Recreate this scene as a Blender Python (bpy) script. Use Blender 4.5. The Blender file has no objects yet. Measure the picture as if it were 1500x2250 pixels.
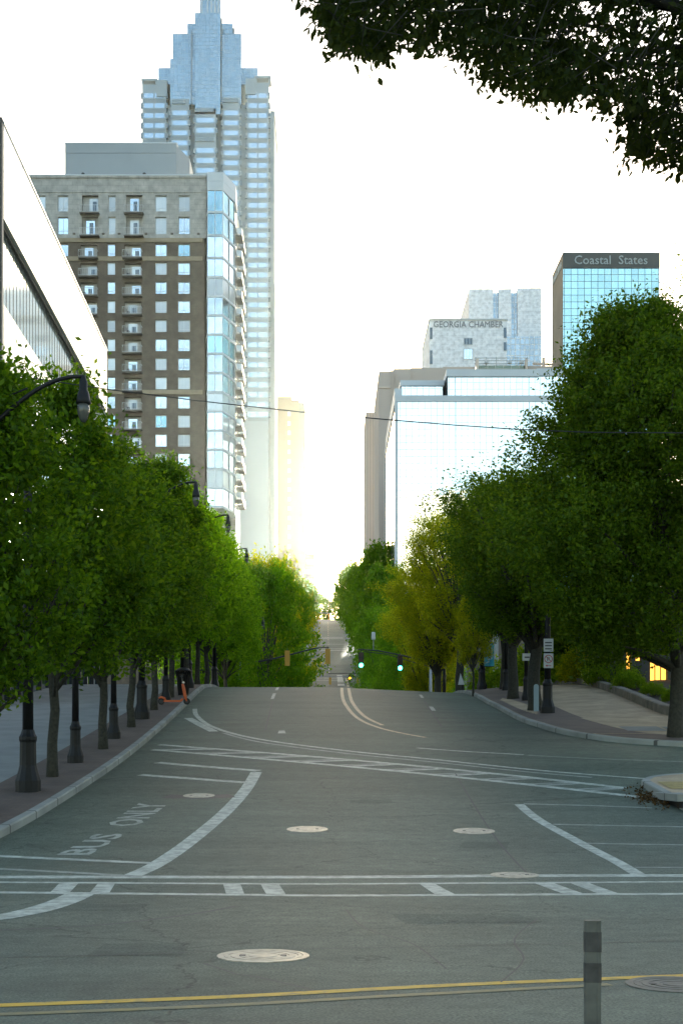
import bpy, bmesh, math, random
import numpy as np
from mathutils import Vector, Matrix

# ------------------------------------------------------------------ camera, sky, sun, exposure
SC = bpy.context.scene
COL = SC.collection
F, VX, HY, CH = 3000.0, 718.0, 1680.0, 1.6      # focal length in photo pixels, street vanishing point, eye height
cam_d = bpy.data.cameras.new("camera")
cam = bpy.data.objects.new("camera", cam_d)
COL.objects.link(cam)
cam.location = (0, 0, CH)
cam.rotation_euler = (math.radians(90), 0, 0)
cam_d.sensor_fit = 'HORIZONTAL'
cam_d.sensor_width = 36
cam_d.lens = 36 * F / 1500
cam_d.shift_x = (750 - VX) / 1500
cam_d.shift_y = (HY - 1125) / 1500
cam_d.clip_start = 0.1
cam_d.clip_end = 6000
SC.camera = cam

SUN_AZ, SUN_EL = math.atan(0.0445), math.radians(9.4)
world = bpy.data.worlds.new("World")
SC.world = world
world.use_nodes = True
wn = world.node_tree
bg = wn.nodes.get('Background') or wn.nodes.new('ShaderNodeBackground')
sky = wn.nodes.new('ShaderNodeTexSky')
sky.sky_type = 'NISHITA'
sky.sun_disc = False
sky.sun_elevation = SUN_EL
sky.sun_rotation = SUN_AZ
sky.altitude = 300
sky.air_density = 1.0
sky.dust_density = 1.8
sky.ozone_density = 0.8
wn.links.new(sky.outputs[0], bg.inputs['Color'])
bg.inputs['Strength'].default_value = 0.15
sun_d = bpy.data.lights.new("sun", 'SUN')
sun_d.energy = 3.2
sun_d.angle = math.radians(0.6)
sun_d.color = (1.0, 0.96, 0.80)
sun = bpy.data.objects.new("sun", sun_d)
COL.objects.link(sun)
sdir = Vector((math.sin(SUN_AZ) * math.cos(SUN_EL), math.cos(SUN_AZ) * math.cos(SUN_EL), math.sin(SUN_EL)))
sun.rotation_euler = sdir.to_track_quat('Z', 'Y').to_euler()
sun.location = (0, 0, 400)
SC.view_settings.view_transform = 'Standard'
SC.view_settings.look = 'None'
SC.view_settings.gamma = 1
SC.view_settings.exposure = 1.72
SC.view_settings.use_curve_mapping = False
cy = SC.cycles
cy.use_denoising = True
cy.max_bounces = 6
cy.diffuse_bounces = 3
cy.glossy_bounces = 3
cy.transmission_bounces = 4
cy.transparent_max_bounces = 6
cy.volume_bounces = 0
cy.sample_clamp_indirect = 4.0
cy.caustics_reflective = False
cy.caustics_refractive = False

HAZE_DENSITY, HAZE_ANISO = 0.000040, 0.87

# ------------------------------------------------------------------ materials
def mat(name, col, rough=0.7, metal=0.0, noise=0.0, scale=5.0, bump=0.0, bscale=60.0, spec=0.5, emit=None, estr=0.0, sheen=None):
    m = bpy.data.materials.new(name)
    m.use_nodes = True
    t = m.node_tree
    b = t.nodes['Principled BSDF']
    b.inputs['Base Color'].default_value = (*col, 1)
    b.inputs['Roughness'].default_value = rough
    b.inputs['Metallic'].default_value = metal
    b.inputs['Specular IOR Level'].default_value = spec
    if emit:
        b.inputs['Emission Color'].default_value = (*emit, 1)
        b.inputs['Emission Strength'].default_value = estr
    if noise or bump:
        tc = t.nodes.new('ShaderNodeTexCoord')
    if noise:
        n = t.nodes.new('ShaderNodeTexNoise')
        n.inputs['Scale'].default_value = scale
        n.inputs['Detail'].default_value = 5
        t.links.new(tc.outputs['Object'], n.inputs['Vector'])
        mr = t.nodes.new('ShaderNodeMapRange')
        mr.inputs['From Min'].default_value = 0.3
        mr.inputs['From Max'].default_value = 0.7
        mr.inputs['To Min'].default_value = 1 - noise
        mr.inputs['To Max'].default_value = 1 + noise
        t.links.new(n.outputs['Fac'], mr.inputs['Value'])
        mx = t.nodes.new('ShaderNodeVectorMath')
        mx.operation = 'SCALE'
        mx.inputs[0].default_value = col
        t.links.new(mr.outputs[0], mx.inputs['Scale'])
        t.links.new(mx.outputs[0], b.inputs['Base Color'])
    if bump:
        n2 = t.nodes.new('ShaderNodeTexNoise')
        n2.inputs['Scale'].default_value = bscale
        n2.inputs['Detail'].default_value = 3
        t.links.new(tc.outputs['Object'], n2.inputs['Vector'])
        bp = t.nodes.new('ShaderNodeBump')
        bp.inputs['Strength'].default_value = bump
        bp.inputs['Distance'].default_value = 0.02
        t.links.new(n2.outputs['Fac'], bp.inputs['Height'])
        t.links.new(bp.outputs[0], b.inputs['Normal'])
    return m

def ramp_node(t, stops):
    r = t.nodes.new('ShaderNodeValToRGB')
    e = r.color_ramp.elements
    e[0].position, e[0].color = stops[0][0], (*stops[0][1], 1)
    e[1].position, e[1].color = stops[-1][0], (*stops[-1][1], 1)
    for p, c in stops[1:-1]:
        k = e.new(p)
        k.color = (*c, 1)
    return r

def asphalt_mat(name, base, gl=0.62):
    m = bpy.data.materials.new(name)
    m.use_nodes = True
    t = m.node_tree
    b = t.nodes['Principled BSDF']
    tc = t.nodes.new('ShaderNodeTexCoord')
    def noise(scale, detail=5, rough=0.6, sx=1, sy=1):
        mp = t.nodes.new('ShaderNodeMapping')
        mp.inputs['Scale'].default_value = (sx, sy, 1)
        t.links.new(tc.outputs['Object'], mp.inputs['Vector'])
        n = t.nodes.new('ShaderNodeTexNoise')
        n.inputs['Scale'].default_value = scale
        n.inputs['Detail'].default_value = detail
        n.inputs['Roughness'].default_value = rough
        t.links.new(mp.outputs[0], n.inputs['Vector'])
        return n
    def rng(n, a, c, lo, hi):
        r = t.nodes.new('ShaderNodeMapRange')
        r.inputs['From Min'].default_value = a
        r.inputs['From Max'].default_value = c
        r.inputs['To Min'].default_value = lo
        r.inputs['To Max'].default_value = hi
        t.links.new(n.outputs[0], r.inputs['Value'])
        return r
    def mul(x, y):
        k = t.nodes.new('ShaderNodeMath')
        k.operation = 'MULTIPLY'
        t.links.new(x.outputs[0], k.inputs[0])
        t.links.new(y.outputs[0], k.inputs[1])
        return k
    big = rng(noise(0.13, 4, 0.6, 1, 0.5), 0.3, 0.7, 0.70, 1.28)
    band = rng(noise(0.55, 5, 0.65, 0.35, 1.6), 0.3, 0.72, 0.74, 1.2)
    fine = rng(noise(45, 2, 0.7), 0.3, 0.7, 0.45, 1.6)
    mid = rng(noise(4.5, 5, 0.7), 0.3, 0.7, 0.76, 1.22)
    # cracks and tar lines
    vo = t.nodes.new('ShaderNodeTexVoronoi')
    vo.feature = 'DISTANCE_TO_EDGE'
    vo.inputs['Scale'].default_value = 0.24
    wob = noise(0.9, 4, 0.6)
    mixv = t.nodes.new('ShaderNodeVectorMath')
    mixv.operation = 'MULTIPLY_ADD'
    mixv.inputs[1].default_value = (1.6, 1.6, 0)
    t.links.new(wob.outputs['Color'], mixv.inputs[0])
    t.links.new(tc.outputs['Object'], mixv.inputs[2])
    t.links.new(mixv.outputs[0], vo.inputs['Vector'])
    cr = rng(vo, 0.0, 0.005, 0.45, 1.0)
    tot = mul(mul(mul(big, band), mul(fine, mid)), cr)
    sc = t.nodes.new('ShaderNodeVectorMath')
    sc.operation = 'SCALE'
    sc.inputs[0].default_value = base
    t.links.new(tot.outputs[0], sc.inputs['Scale'])
    t.links.new(sc.outputs[0], b.inputs['Base Color'])
    b.inputs['Roughness'].default_value = gl
    b.inputs['Specular IOR Level'].default_value = 0.3
    bp = t.nodes.new('ShaderNodeBump')
    bp.inputs['Strength'].default_value = 0.5
    bp.inputs['Distance'].default_value = 0.008
    bn = noise(70, 2, 0.6)
    t.links.new(bn.outputs[0], bp.inputs['Height'])
    t.links.new(bp.outputs[0], b.inputs['Normal'])
    return m

def brick_mat(name, c1, c2, mortar, scale=1.0, w=0.2, h=0.1, msize=0.008, axes='XY', rough=0.8):
    m = bpy.data.materials.new(name)
    m.use_nodes = True
    t = m.node_tree
    b = t.nodes['Principled BSDF']
    tc = t.nodes.new('ShaderNodeTexCoord')
    sep = t.nodes.new('ShaderNodeSeparateXYZ')
    com = t.nodes.new('ShaderNodeCombineXYZ')
    t.links.new(tc.outputs['Object'], sep.inputs[0])
    t.links.new(sep.outputs['XYZ'.index(axes[0])], com.inputs[0])
    t.links.new(sep.outputs['XYZ'.index(axes[1])], com.inputs[1])
    br = t.nodes.new('ShaderNodeTexBrick')
    br.inputs['Color1'].default_value = (*c1, 1)
    br.inputs['Color2'].default_value = (*c2, 1)
    br.inputs['Mortar'].default_value = (*mortar, 1)
    br.inputs['Scale'].default_value = scale
    br.inputs['Brick Width'].default_value = w
    br.inputs['Row Height'].default_value = h
    br.inputs['Mortar Size'].default_value = msize
    t.links.new(com.outputs[0], br.inputs['Vector'])
    n = t.nodes.new('ShaderNodeTexNoise')
    n.inputs['Scale'].default_value = 0.9
    n.inputs['Detail'].default_value = 5
    t.links.new(tc.outputs['Object'], n.inputs['Vector'])
    mr = t.nodes.new('ShaderNodeMapRange')
    mr.inputs['From Min'].default_value = 0.3
    mr.inputs['From Max'].default_value = 0.7
    mr.inputs['To Min'].default_value = 0.75
    mr.inputs['To Max'].default_value = 1.2
    t.links.new(n.outputs[0], mr.inputs['Value'])
    sc = t.nodes.new('ShaderNodeVectorMath')
    sc.operation = 'SCALE'
    t.links.new(br.outputs[0], sc.inputs[0])
    t.links.new(mr.outputs[0], sc.inputs['Scale'])
    t.links.new(sc.outputs[0], b.inputs['Base Color'])
    b.inputs['Roughness'].default_value = rough
    return m

def curtain_mat(name, glass, line, px, pz, lw=0.06, rough=0.04, metal=0.85, wav=0.0, vary=0.18, axes='XZ', heavy=0):
    """reflective curtain wall: a grid of panes with mullion lines, each pane tilted a touch"""
    m = bpy.data.materials.new(name)
    m.use_nodes = True
    t = m.node_tree
    b = t.nodes['Principled BSDF']
    tc = t.nodes.new('ShaderNodeTexCoord')
    sep = t.nodes.new('ShaderNodeSeparateXYZ')
    t.links.new(tc.outputs['Object'], sep.inputs[0])
    def mth(op, a, c=None):
        k = t.nodes.new('ShaderNodeMath')
        k.operation = op
        for i, v in enumerate((a, c)):
            if v is None:
                continue
            if isinstance(v, (int, float)):
                k.inputs[i].default_value = v
            else:
                t.links.new(v, k.inputs[i])
        return k.outputs[0]
    u = mth('DIVIDE', sep.outputs['XYZ'.index(axes[0])], px)
    v = mth('DIVIDE', sep.outputs['XYZ'.index(axes[1])], pz)
    fu, fv = mth('FRACT', u), mth('FRACT', v)
    lu = mth('LESS_THAN', fu, lw / px)
    lv = mth('LESS_THAN', fv, lw / pz)
    ln = mth('MAXIMUM', lu, lv)
    if heavy:
        fh = mth('FRACT', mth('DIVIDE', sep.outputs['XYZ'.index(axes[0])], px * heavy))
        ln = mth('MAXIMUM', ln, mth('LESS_THAN', fh, 2.2 * lw / (px * heavy)))
    com = t.nodes.new('ShaderNodeCombineXYZ')
    t.links.new(mth('FLOOR', u), com.inputs[0])
    t.links.new(mth('FLOOR', v), com.inputs[1])
    wn_ = t.nodes.new('ShaderNodeTexWhiteNoise')
    t.links.new(com.outputs[0], wn_.inputs['Vector'])
    mr = t.nodes.new('ShaderNodeMapRange')
    mr.inputs['To Min'].default_value = 1 - vary
    mr.inputs['To Max'].default_value = 1 + vary * 0.6
    t.links.new(wn_.outputs['Value'], mr.inputs['Value'])
    sc = t.nodes.new('ShaderNodeVectorMath')
    sc.operation = 'SCALE'
    sc.inputs[0].default_value = glass
    t.links.new(mr.outputs[0], sc.inputs['Scale'])
    mix = t.nodes.new('ShaderNodeMix')
    mix.data_type = 'RGBA'
    t.links.new(ln, mix.inputs['Factor'])
    t.links.new(sc.outputs[0], mix.inputs[6])
    mix.inputs[7].default_value = (*line, 1)
    t.links.new(mix.outputs[2], b.inputs['Base Color'])
    t.links.new(mth('MULTIPLY', mth('SUBTRACT', 1.0, ln), metal), b.inputs['Metallic'])
    t.links.new(mth('ADD', mth('MULTIPLY', ln, 0.5), rough), b.inputs['Roughness'])
    if wav:
        n = t.nodes.new('ShaderNodeTexNoise')
        n.inputs['Scale'].default_value = 0.55
        n.inputs['Detail'].default_value = 1
        off = t.nodes.new('ShaderNodeVectorMath')
        off.operation = 'MULTIPLY_ADD'
        off.inputs[1].default_value = (9, 9, 9)
        t.links.new(wn_.outputs['Color'], off.inputs[0])
        t.links.new(tc.outputs['Object'], off.inputs[2])
        t.links.new(off.outputs[0], n.inputs['Vector'])
        bp = t.nodes.new('ShaderNodeBump')
        bp.inputs['Strength'].default_value = 1.0
        bp.inputs['Distance'].default_value = wav
        t.links.new(n.outputs[0], bp.inputs['Height'])
        t.links.new(bp.outputs[0], b.inputs['Normal'])
    return m

def leaf_mat(name, dark, mid, light, trans=0.45, tcol=None):
    m = bpy.data.materials.new(name)
    m.use_nodes = True
    t = m.node_tree
    for n in list(t.nodes):
        t.nodes.remove(n)
    out = t.nodes.new('ShaderNodeOutputMaterial')
    g = t.nodes.new('ShaderNodeNewGeometry')
    r = ramp_node(t, [(0.0, dark), (0.5, mid), (1.0, light)])
    t.links.new(g.outputs['Random Per Island'], r.inputs[0])
    d = t.nodes.new('ShaderNodeBsdfDiffuse')
    t.links.new(r.outputs[0], d.inputs['Color'])
    tr = t.nodes.new('ShaderNodeBsdfTranslucent')
    sc = t.nodes.new('ShaderNodeVectorMath')
    sc.operation = 'MULTIPLY'
    sc.inputs[1].default_value = tcol or (1.9, 1.75, 0.7)
    t.links.new(r.outputs[0], sc.inputs[0])
    t.links.new(sc.outputs[0], tr.inputs['Color'])
    gl = t.nodes.new('ShaderNodeBsdfGlossy')
    gl.inputs['Roughness'].default_value = 0.45
    gl.inputs['Color'].default_value = (0.6, 0.7, 0.6, 1)
    m1 = t.nodes.new('ShaderNodeMixShader')
    m1.inputs[0].default_value = trans
    t.links.new(d.outputs[0], m1.inputs[1])
    t.links.new(tr.outputs[0], m1.inputs[2])
    m2 = t.nodes.new('ShaderNodeMixShader')
    m2.inputs[0].default_value = 0.012
    t.links.new(m1.outputs[0], m2.inputs[1])
    t.links.new(gl.outputs[0], m2.inputs[2])
    t.links.new(m2.outputs[0], out.inputs['Surface'])
    return m

M = {}
M['asphalt'] = asphalt_mat('asphalt', (0.100, 0.126, 0.092), 0.70)
M['ground'] = mat('ground_earth', (0.07, 0.08, 0.05), 0.95, noise=0.3, scale=0.2)
M['kerb'] = brick_mat('kerb_concrete', (0.30, 0.31, 0.28), (0.25, 0.26, 0.23), (0.08, 0.08, 0.07), 1, 1.8, 90.0, 0.03, 'YX')
M['concrete'] = mat('concrete', (0.24, 0.25, 0.235), 0.85, noise=0.15, scale=1.2, bump=0.15)
M['brickpave'] = brick_mat('brick_paving', (0.15, 0.105, 0.08), (0.11, 0.08, 0.065), (0.09, 0.08, 0.07), 1, 0.22, 0.11, 0.012)
M['brickpave_light'] = brick_mat('sandy_brick_paving', (0.46, 0.36, 0.22), (0.36, 0.27, 0.17), (0.36, 0.29, 0.20), 1, 0.24, 0.12, 0.012)
M['soil'] = mat('soil', (0.05, 0.04, 0.03), 0.95, noise=0.4, scale=6, bump=0.5, bscale=30)
def paint_mat(name, col, wear=0.5, under=(0.098, 0.12, 0.09)):
    m = bpy.data.materials.new(name)
    m.use_nodes = True
    t = m.node_tree
    b = t.nodes['Principled BSDF']
    tc = t.nodes.new('ShaderNodeTexCoord')
    n = t.nodes.new('ShaderNodeTexNoise')
    n.inputs['Scale'].default_value = 5
    n.inputs['Detail'].default_value = 8
    n.inputs['Roughness'].default_value = 0.75
    t.links.new(tc.outputs['Object'], n.inputs['Vector'])
    r = t.nodes.new('ShaderNodeMapRange')
    r.inputs['From Min'].default_value = 0.32 + 0.2 * wear
    r.inputs['From Max'].default_value = 0.42 + 0.25 * wear
    t.links.new(n.outputs[0], r.inputs['Value'])
    mx = t.nodes.new('ShaderNodeMix')
    mx.data_type = 'RGBA'
    mx.inputs[6].default_value = (*[0.55 * u + 0.45 * c for u, c in zip(under, col)], 1)
    mx.inputs[7].default_value = (*col, 1)
    t.links.new(r.outputs[0], mx.inputs['Factor'])
    t.links.new(mx.outputs[2], b.inputs['Base Color'])
    b.inputs['Roughness'].default_value = 0.65
    return m
M['white'] = paint_mat('white_road_paint', (0.50, 0.54, 0.46), 0.6)
M['faint'] = paint_mat('worn_white_road_paint', (0.34, 0.37, 0.32), 0.7)
M['cream'] = paint_mat('glare_paled_yellow_paint', (0.55, 0.45, 0.27), 0.4)  # yellow line paint with overexposed glare mixed into its colour
M['yellow'] = paint_mat('yellow_road_paint', (0.60, 0.36, 0.02), 0.35)
M['yellow_faint'] = paint_mat('worn_yellow_road_paint', (0.25, 0.20, 0.055), 0.8)
M['tar'] = mat('tar_seam', (0.03, 0.03, 0.028), 0.6)
M['bark'] = mat('bark', (0.070, 0.064, 0.045), 0.95, noise=0.35, scale=14, bump=0.8, bscale=25)
M['bark_dark'] = mat('dark_bark', (0.042, 0.040, 0.028), 0.95, noise=0.35, scale=14, bump=0.8, bscale=25)
M['black'] = mat('black_painted_iron', (0.010, 0.010, 0.010), 0.5, noise=0.2, scale=8, spec=0.3)
M['dark'] = mat('dark_grey_metal', (0.04, 0.04, 0.04), 0.6)
M['steel'] = mat('galvanised_steel', (0.35, 0.36, 0.36), 0.45, metal=0.6, noise=0.1)
M['iron'] = mat('worn_iron_sky_sheen', (0.40, 0.37, 0.29), 0.5, metal=0.25, noise=0.3, scale=10)  # pale tone stands in for sky reflected by the covers
M['globe'] = mat('lamp_glass', (0.10, 0.10, 0.085), 0.15)
M['leaf_left'] = leaf_mat('leaf_bright_green', (0.036, 0.082, 0.004), (0.066, 0.140, 0.006), (0.120, 0.200, 0.008), 0.5)
M['leaf_right'] = leaf_mat('leaf_olive_green', (0.040, 0.082, 0.004), (0.066, 0.125, 0.006), (0.120, 0.180, 0.008), 0.45)
M['leaf_gold'] = leaf_mat('leaf_yellow_backlit_tone', (0.15, 0.20, 0.005), (0.26, 0.30, 0.006), (0.44, 0.42, 0.008), 0.55)  # yellow leaves, brightened to stand in for backlight
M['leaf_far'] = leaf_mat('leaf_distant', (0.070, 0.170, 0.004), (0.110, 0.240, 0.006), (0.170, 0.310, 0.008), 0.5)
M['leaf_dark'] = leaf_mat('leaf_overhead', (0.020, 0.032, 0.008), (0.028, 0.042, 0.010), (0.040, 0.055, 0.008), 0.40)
M['grassy'] = leaf_mat('shrub_leaf', (0.09, 0.18, 0.008), (0.15, 0.26, 0.012), (0.25, 0.33, 0.015), 0.45)

# ------------------------------------------------------------------ mesh helpers
class MB:
    def __init__(s):
        s.v, s.f, s.m = [], [], []
    def quad(s, a, b, c, d, mi=0):
        n = len(s.v)
        s.v += [tuple(a), tuple(b), tuple(c), tuple(d)]
        s.f.append((n, n + 1, n + 2, n + 3)); s.m.append(mi)
    def poly(s, pts, mi=0):
        n = len(s.v)
        s.v += [tuple(p) for p in pts]
        s.f.append(tuple(range(n, n + len(pts)))); s.m.append(mi)
    def box(s, x0, x1, y0, y1, z0, z1, mi=0):
        n = len(s.v)
        s.v += [(x0, y0, z0), (x1, y0, z0), (x1, y1, z0), (x0, y1, z0), (x0, y0, z1), (x1, y0, z1), (x1, y1, z1), (x0, y1, z1)]
        for q in ((0, 3, 2, 1), (4, 5, 6, 7), (0, 1, 5, 4), (1, 2, 6, 5), (2, 3, 7, 6), (3, 0, 4, 7)):
            s.f.append(tuple(n + i for i in q)); s.m.append(mi)
    def prism(s, pts, z0, z1, mi=0):
        """vertical prism over a plan polygon (counter-clockwise)"""
        k = len(pts); n = len(s.v)
        s.v += [(x, y, z0) for x, y in pts] + [(x, y, z1) for x, y in pts]
        s.f.append(tuple(n + i for i in reversed(range(k)))); s.m.append(mi)
        s.f.append(tuple(n + k + i for i in range(k))); s.m.append(mi)
        for i in range(k):
            j = (i + 1) % k
            s.f.append((n + i, n + j, n + k + j, n + k + i)); s.m.append(mi)
    def lathe(s, prof, seg=12, cx=0, cy=0, cz=0, mi=0):
        n = len(s.v); k = len(prof)
        for r, z in prof:
            for i in range(seg):
                a = 2 * math.pi * i / seg
                s.v.append((cx + r * math.cos(a), cy + r * math.sin(a), cz + z))
        for j in range(k - 1):
            for i in range(seg):
                i2 = (i + 1) % seg
                s.f.append((n + j * seg + i, n + j * seg + i2, n + (j + 1) * seg + i2, n + (j + 1) * seg + i)); s.m.append(mi)
        s.f.append(tuple(n + i for i in reversed(range(seg)))); s.m.append(mi)
        s.f.append(tuple(n + (k - 1) * seg + i for i in range(seg))); s.m.append(mi)
    def tube(s, pts, rad, seg=6, mi=0, caps=True):
        pts = [Vector(p) for p in pts]
        if not hasattr(rad, '__len__'):
            rad = [rad] * len(pts)
        n = len(s.v)
        for i, p in enumerate(pts):
            d = (pts[min(i + 1, len(pts) - 1)] - pts[max(i - 1, 0)]).normalized()
            ref = Vector((0, 0, 1)) if abs(d.z) < 0.9 else Vector((1, 0, 0))
            a = d.cross(ref).normalized(); b = d.cross(a).normalized()
            for k in range(seg):
                th = 2 * math.pi * k / seg
                s.v.append(tuple(p + (a * math.cos(th) + b * math.sin(th)) * rad[i]))
        for i in range(len(pts) - 1):
            for k in range(seg):
                k2 = (k + 1) % seg
                s.f.append((n + i * seg + k, n + (i + 1) * seg + k, n + (i + 1) * seg + k2, n + i * seg + k2)); s.m.append(mi)
        if caps:
            s.f.append(tuple(n + k for k in range(seg))); s.m.append(mi)
            e = n + (len(pts) - 1) * seg
            s.f.append(tuple(e + k for k in reversed(range(seg)))); s.m.append(mi)
    def mesh(s, name, mats, off=(0, 0, 0), smooth=False):
        me = bpy.data.meshes.new(name)
        ox, oy, oz = off
        me.from_pydata([(x - ox, y - oy, z - oz) for x, y, z in s.v], [], s.f)
        for q in (mats if isinstance(mats, (list, tuple)) else [mats]):
            me.materials.append(q)
        if any(s.m):
            me.polygons.foreach_set('material_index', s.m)
        if smooth:
            me.polygons.foreach_set('use_smooth', [True] * len(s.f))
        me.update()
        return me
    def build(s, name, mats, parent=None, smooth=False):
        """vertices are in world space; a child is stored relative to its parent"""
        off = wloc(parent) if parent else (0, 0, 0)
        o = bpy.data.objects.new(name, s.mesh(name, mats, off, smooth))
        COL.objects.link(o)
        o.parent = parent
        return o

def wloc(o):
    x = Vector((0, 0, 0))
    while o is not None:
        x = x + o.location
        o = o.parent
    return tuple(x)

def link(name, me, parent=None, loc=(0, 0, 0)):
    o = bpy.data.objects.new(name, me)
    COL.objects.link(o)
    o.parent = parent
    o.location = loc
    return o

def tag(o, label, cat, group=None, kind=None):
    if label: o['label'] = label
    if cat: o['category'] = cat
    if group: o['group'] = group
    if kind: o['kind'] = kind
    return o

def thing(name, label, cat, loc=(0, 0, 0), group=None, rz=0):
    o = bpy.data.objects.new(name, None)
    COL.objects.link(o)
    o.location = loc
    o.rotation_euler.z = rz
    o.empty_display_size = 0.3
    return tag(o, label, cat, group)

CHILD = {}
def dup(o, parent=None):
    c = o.copy()
    COL.objects.link(c)
    c.parent = parent
    for ch in [x for x in bpy.data.objects if x.parent == o]:
        dup(ch, c)
    return c

def text_mb(body, size, mb=None, extrude=0.0, offset=0.0):
    """flat letters in the XY plane as a list of faces (x right, y up), origin at lower left"""
    cu = bpy.data.curves.new('lettering', 'FONT')
    cu.body = body
    cu.size = size
    cu.extrude = extrude
    cu.resolution_u = 2
    cu.offset = offset
    o = bpy.data.objects.new('lettering_source', cu)
    COL.objects.link(o)
    dg = bpy.context.evaluated_depsgraph_get()
    me = bpy.data.meshes.new_from_object(o.evaluated_get(dg))
    vs = [tuple(v.co) for v in me.vertices]
    fs = [tuple(p.vertices) for p in me.polygons]
    bpy.data.objects.remove(o)
    bpy.data.curves.remove(cu)
    bpy.data.meshes.remove(me)
    return vs, fs

# ------------------------------------------------------------------ street profile
_P = [(-400, 0), (14, 0), (18, .03), (22, .25), (27, .78), (31, 1.22), (36, 1.80), (45, 2.92), (55, 4.15), (62, 4.95), (68, 5.48), (73, 5.72),
      (78, 5.70), (84, 5.30), (95, 4.0), (110, 2.4), (130, 1.7), (150, 2.6), (175, 5.5), (200, 9.0), (260, 17.2), (340, 26.3), (420, 35.9),
      (490, 45.8), (560, 56.6), (620, 65.4), (680, 73.7), (740, 78.5), (800, 80), (1400, 80)]
_gy = np.arange(-400, 1400, 0.5)
_gz = np.interp(_gy, [p[0] for p in _P], [p[1] for p in _P])
_k = np.exp(-0.5 * (np.arange(-15, 16) * 0.5 / 2.3) ** 2); _k /= _k.sum()
_gz = np.convolve(np.pad(_gz, 15, mode='edge'), _k, mode='valid')
def P(y):
    return float(np.interp(y, _gy, _gz))
def surf(x, y):
    w = max(0.0, min(1.0, (y - 44) / 14)) * max(0.0, min(1.0, (115 - y) / 25))
    xx = max(0.0, min(x, 7.0))
    if x > 7: xx = max(0.0, 7.0 - (x - 7.0) * 1.6)
    return P(y) - 0.045 * xx * w
def road_pt(px, py):
    """point of the road seen at photo pixel (px, py)"""
    k = (px - VX) / F
    lo = 3.0
    prev = lo
    y = lo
    while y < 76:
        q = HY - F * (surf(k * y, y) - CH) / y
        if q <= py:
            a, b = prev, y
            for _ in range(30):
                c = (a + b) / 2
                if HY - F * (surf(k * c, c) - CH) / c <= py: b = c
                else: a = c
            return (k * b, b)
        prev = y
        y += 0.25
    return (k * 74, 74)
def at(px, py, Y):
    return ((px - VX) * Y / F, Y, CH + (HY - py) * Y / F)

# ------------------------------------------------------------------ ground, road, kerbs, pavements
def grid_strip(mb, ys, xl, xr, nx, dz, mi=0):
    rows = []
    for y in ys:
        a, b = xl(y), xr(y)
        r = []
        for i in range(nx + 1):
            x = a + (b - a) * i / nx
            r.append((x, y, surf(x, y) + dz))
        rows.append(r)
    n = len(mb.v)
    for r in rows: mb.v += r
    for j in range(len(rows) - 1):
        for i in range(nx):
            a = n + j * (nx + 1) + i
            mb.f.append((a, a + 1, a + nx + 2, a + nx + 1)); mb.m.append(mi)

def frange(a, b, s):
    n = max(1, int(round((b - a) / s)))
    return [a + (b - a) * i / n for i in range(n + 1)]

g = MB()
ys = frange(-280, 0, 40)[:-1] + frange(0, 200, 2)[:-1] + frange(200, 1150, 15)
rows = []
xs = [-720, -300, -120, -40, -14, -6, 0, 6, 14, 40, 120, 300, 720]
n0 = 0
for y in ys:
    for x in xs: g.v.append((x, y, P(y) - 0.5))
for j in range(len(ys) - 1):
    for i in range(len(xs) - 1):
        a = j * len(xs) + i
        g.f.append((a, a + 1, a + len(xs) + 1, a + len(xs))); g.m.append(0)
tag(g.build('ground', M['ground']), None, None, kind='structure')

r = MB()
grid_strip(r, frange(-40, 36, 0.5), lambda y: -70, lambda y: 70, 40, 0.0)
grid_strip(r, frange(36, 150, 0.5), lambda y: -9, lambda y: 16, 25, 0.0)
grid_strip(r, frange(150, 740, 1), lambda y: -9, lambda y: 10, 8, 0.0)
# real street continues a little behind the camera
road = tag(r.build('road', M['asphalt'], smooth=True), None, None, kind='structure')

XL = [(17.9, -7.0), (19, -6.1), (21, -5.6), (23.5, -5.42), (28, -5.3), (36, -5.2), (44, -5.25), (52, -5.4), (62, -5.7), (70, -5.9), (760, -5.9)]
XR = [(35.2, 30), (36.4, 16), (37.3, 12.6), (38.2, 10.2), (39.3, 8.5), (40.4, 7.75), (42, 7.15), (44.5, 6.75), (48, 6.6), (57, 6.75), (70, 6.85), (760, 6.9)]
def xl(y): return float(np.interp(y, [a for a, b in XL], [b for a, b in XL]))
def xr(y): return float(np.interp(y, [a for a, b in XR], [b for a, b in XR]))
KW = 0.17

def kerb(name, pts, side):
    """pts: plan polyline of the road-side edge; side=+1: pavement lies to the left of the direction of travel"""
    mb = MB()
    P2 = [Vector(p) for p in pts]
    ring = []
    for i, p in enumerate(P2):
        d = (P2[min(i + 1, len(P2) - 1)] - P2[max(i - 1, 0)]).normalized()
        nrm = Vector((-d.y, d.x)) * side
        q = p + nrm * KW
        z = surf(p.x, p.y)
        c = p + nrm * 0.02
        ring.append([(p.x, p.y, z - 0.05), (p.x, p.y, z + 0.125), (c.x, c.y, z + 0.15), (q.x, q.y, surf(q.x, q.y) + 0.152), (q.x, q.y, z - 0.05)])
    k = len(ring[0])
    for rr in ring: mb.v += rr
    for i in range(len(ring) - 1):
        for j in range(k - 1):
            a = i * k + j
            mb.f.append((a, a + 1, a + k + 1, a + k) if side > 0 else (a, a + k, a + k + 1, a + 1)); mb.m.append(0)
    mb.f.append(tuple(range(k))); mb.m.append(0)
    o = mb.build(name, M['kerb'])
    return tag(o, None, None, kind='structure')

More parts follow.
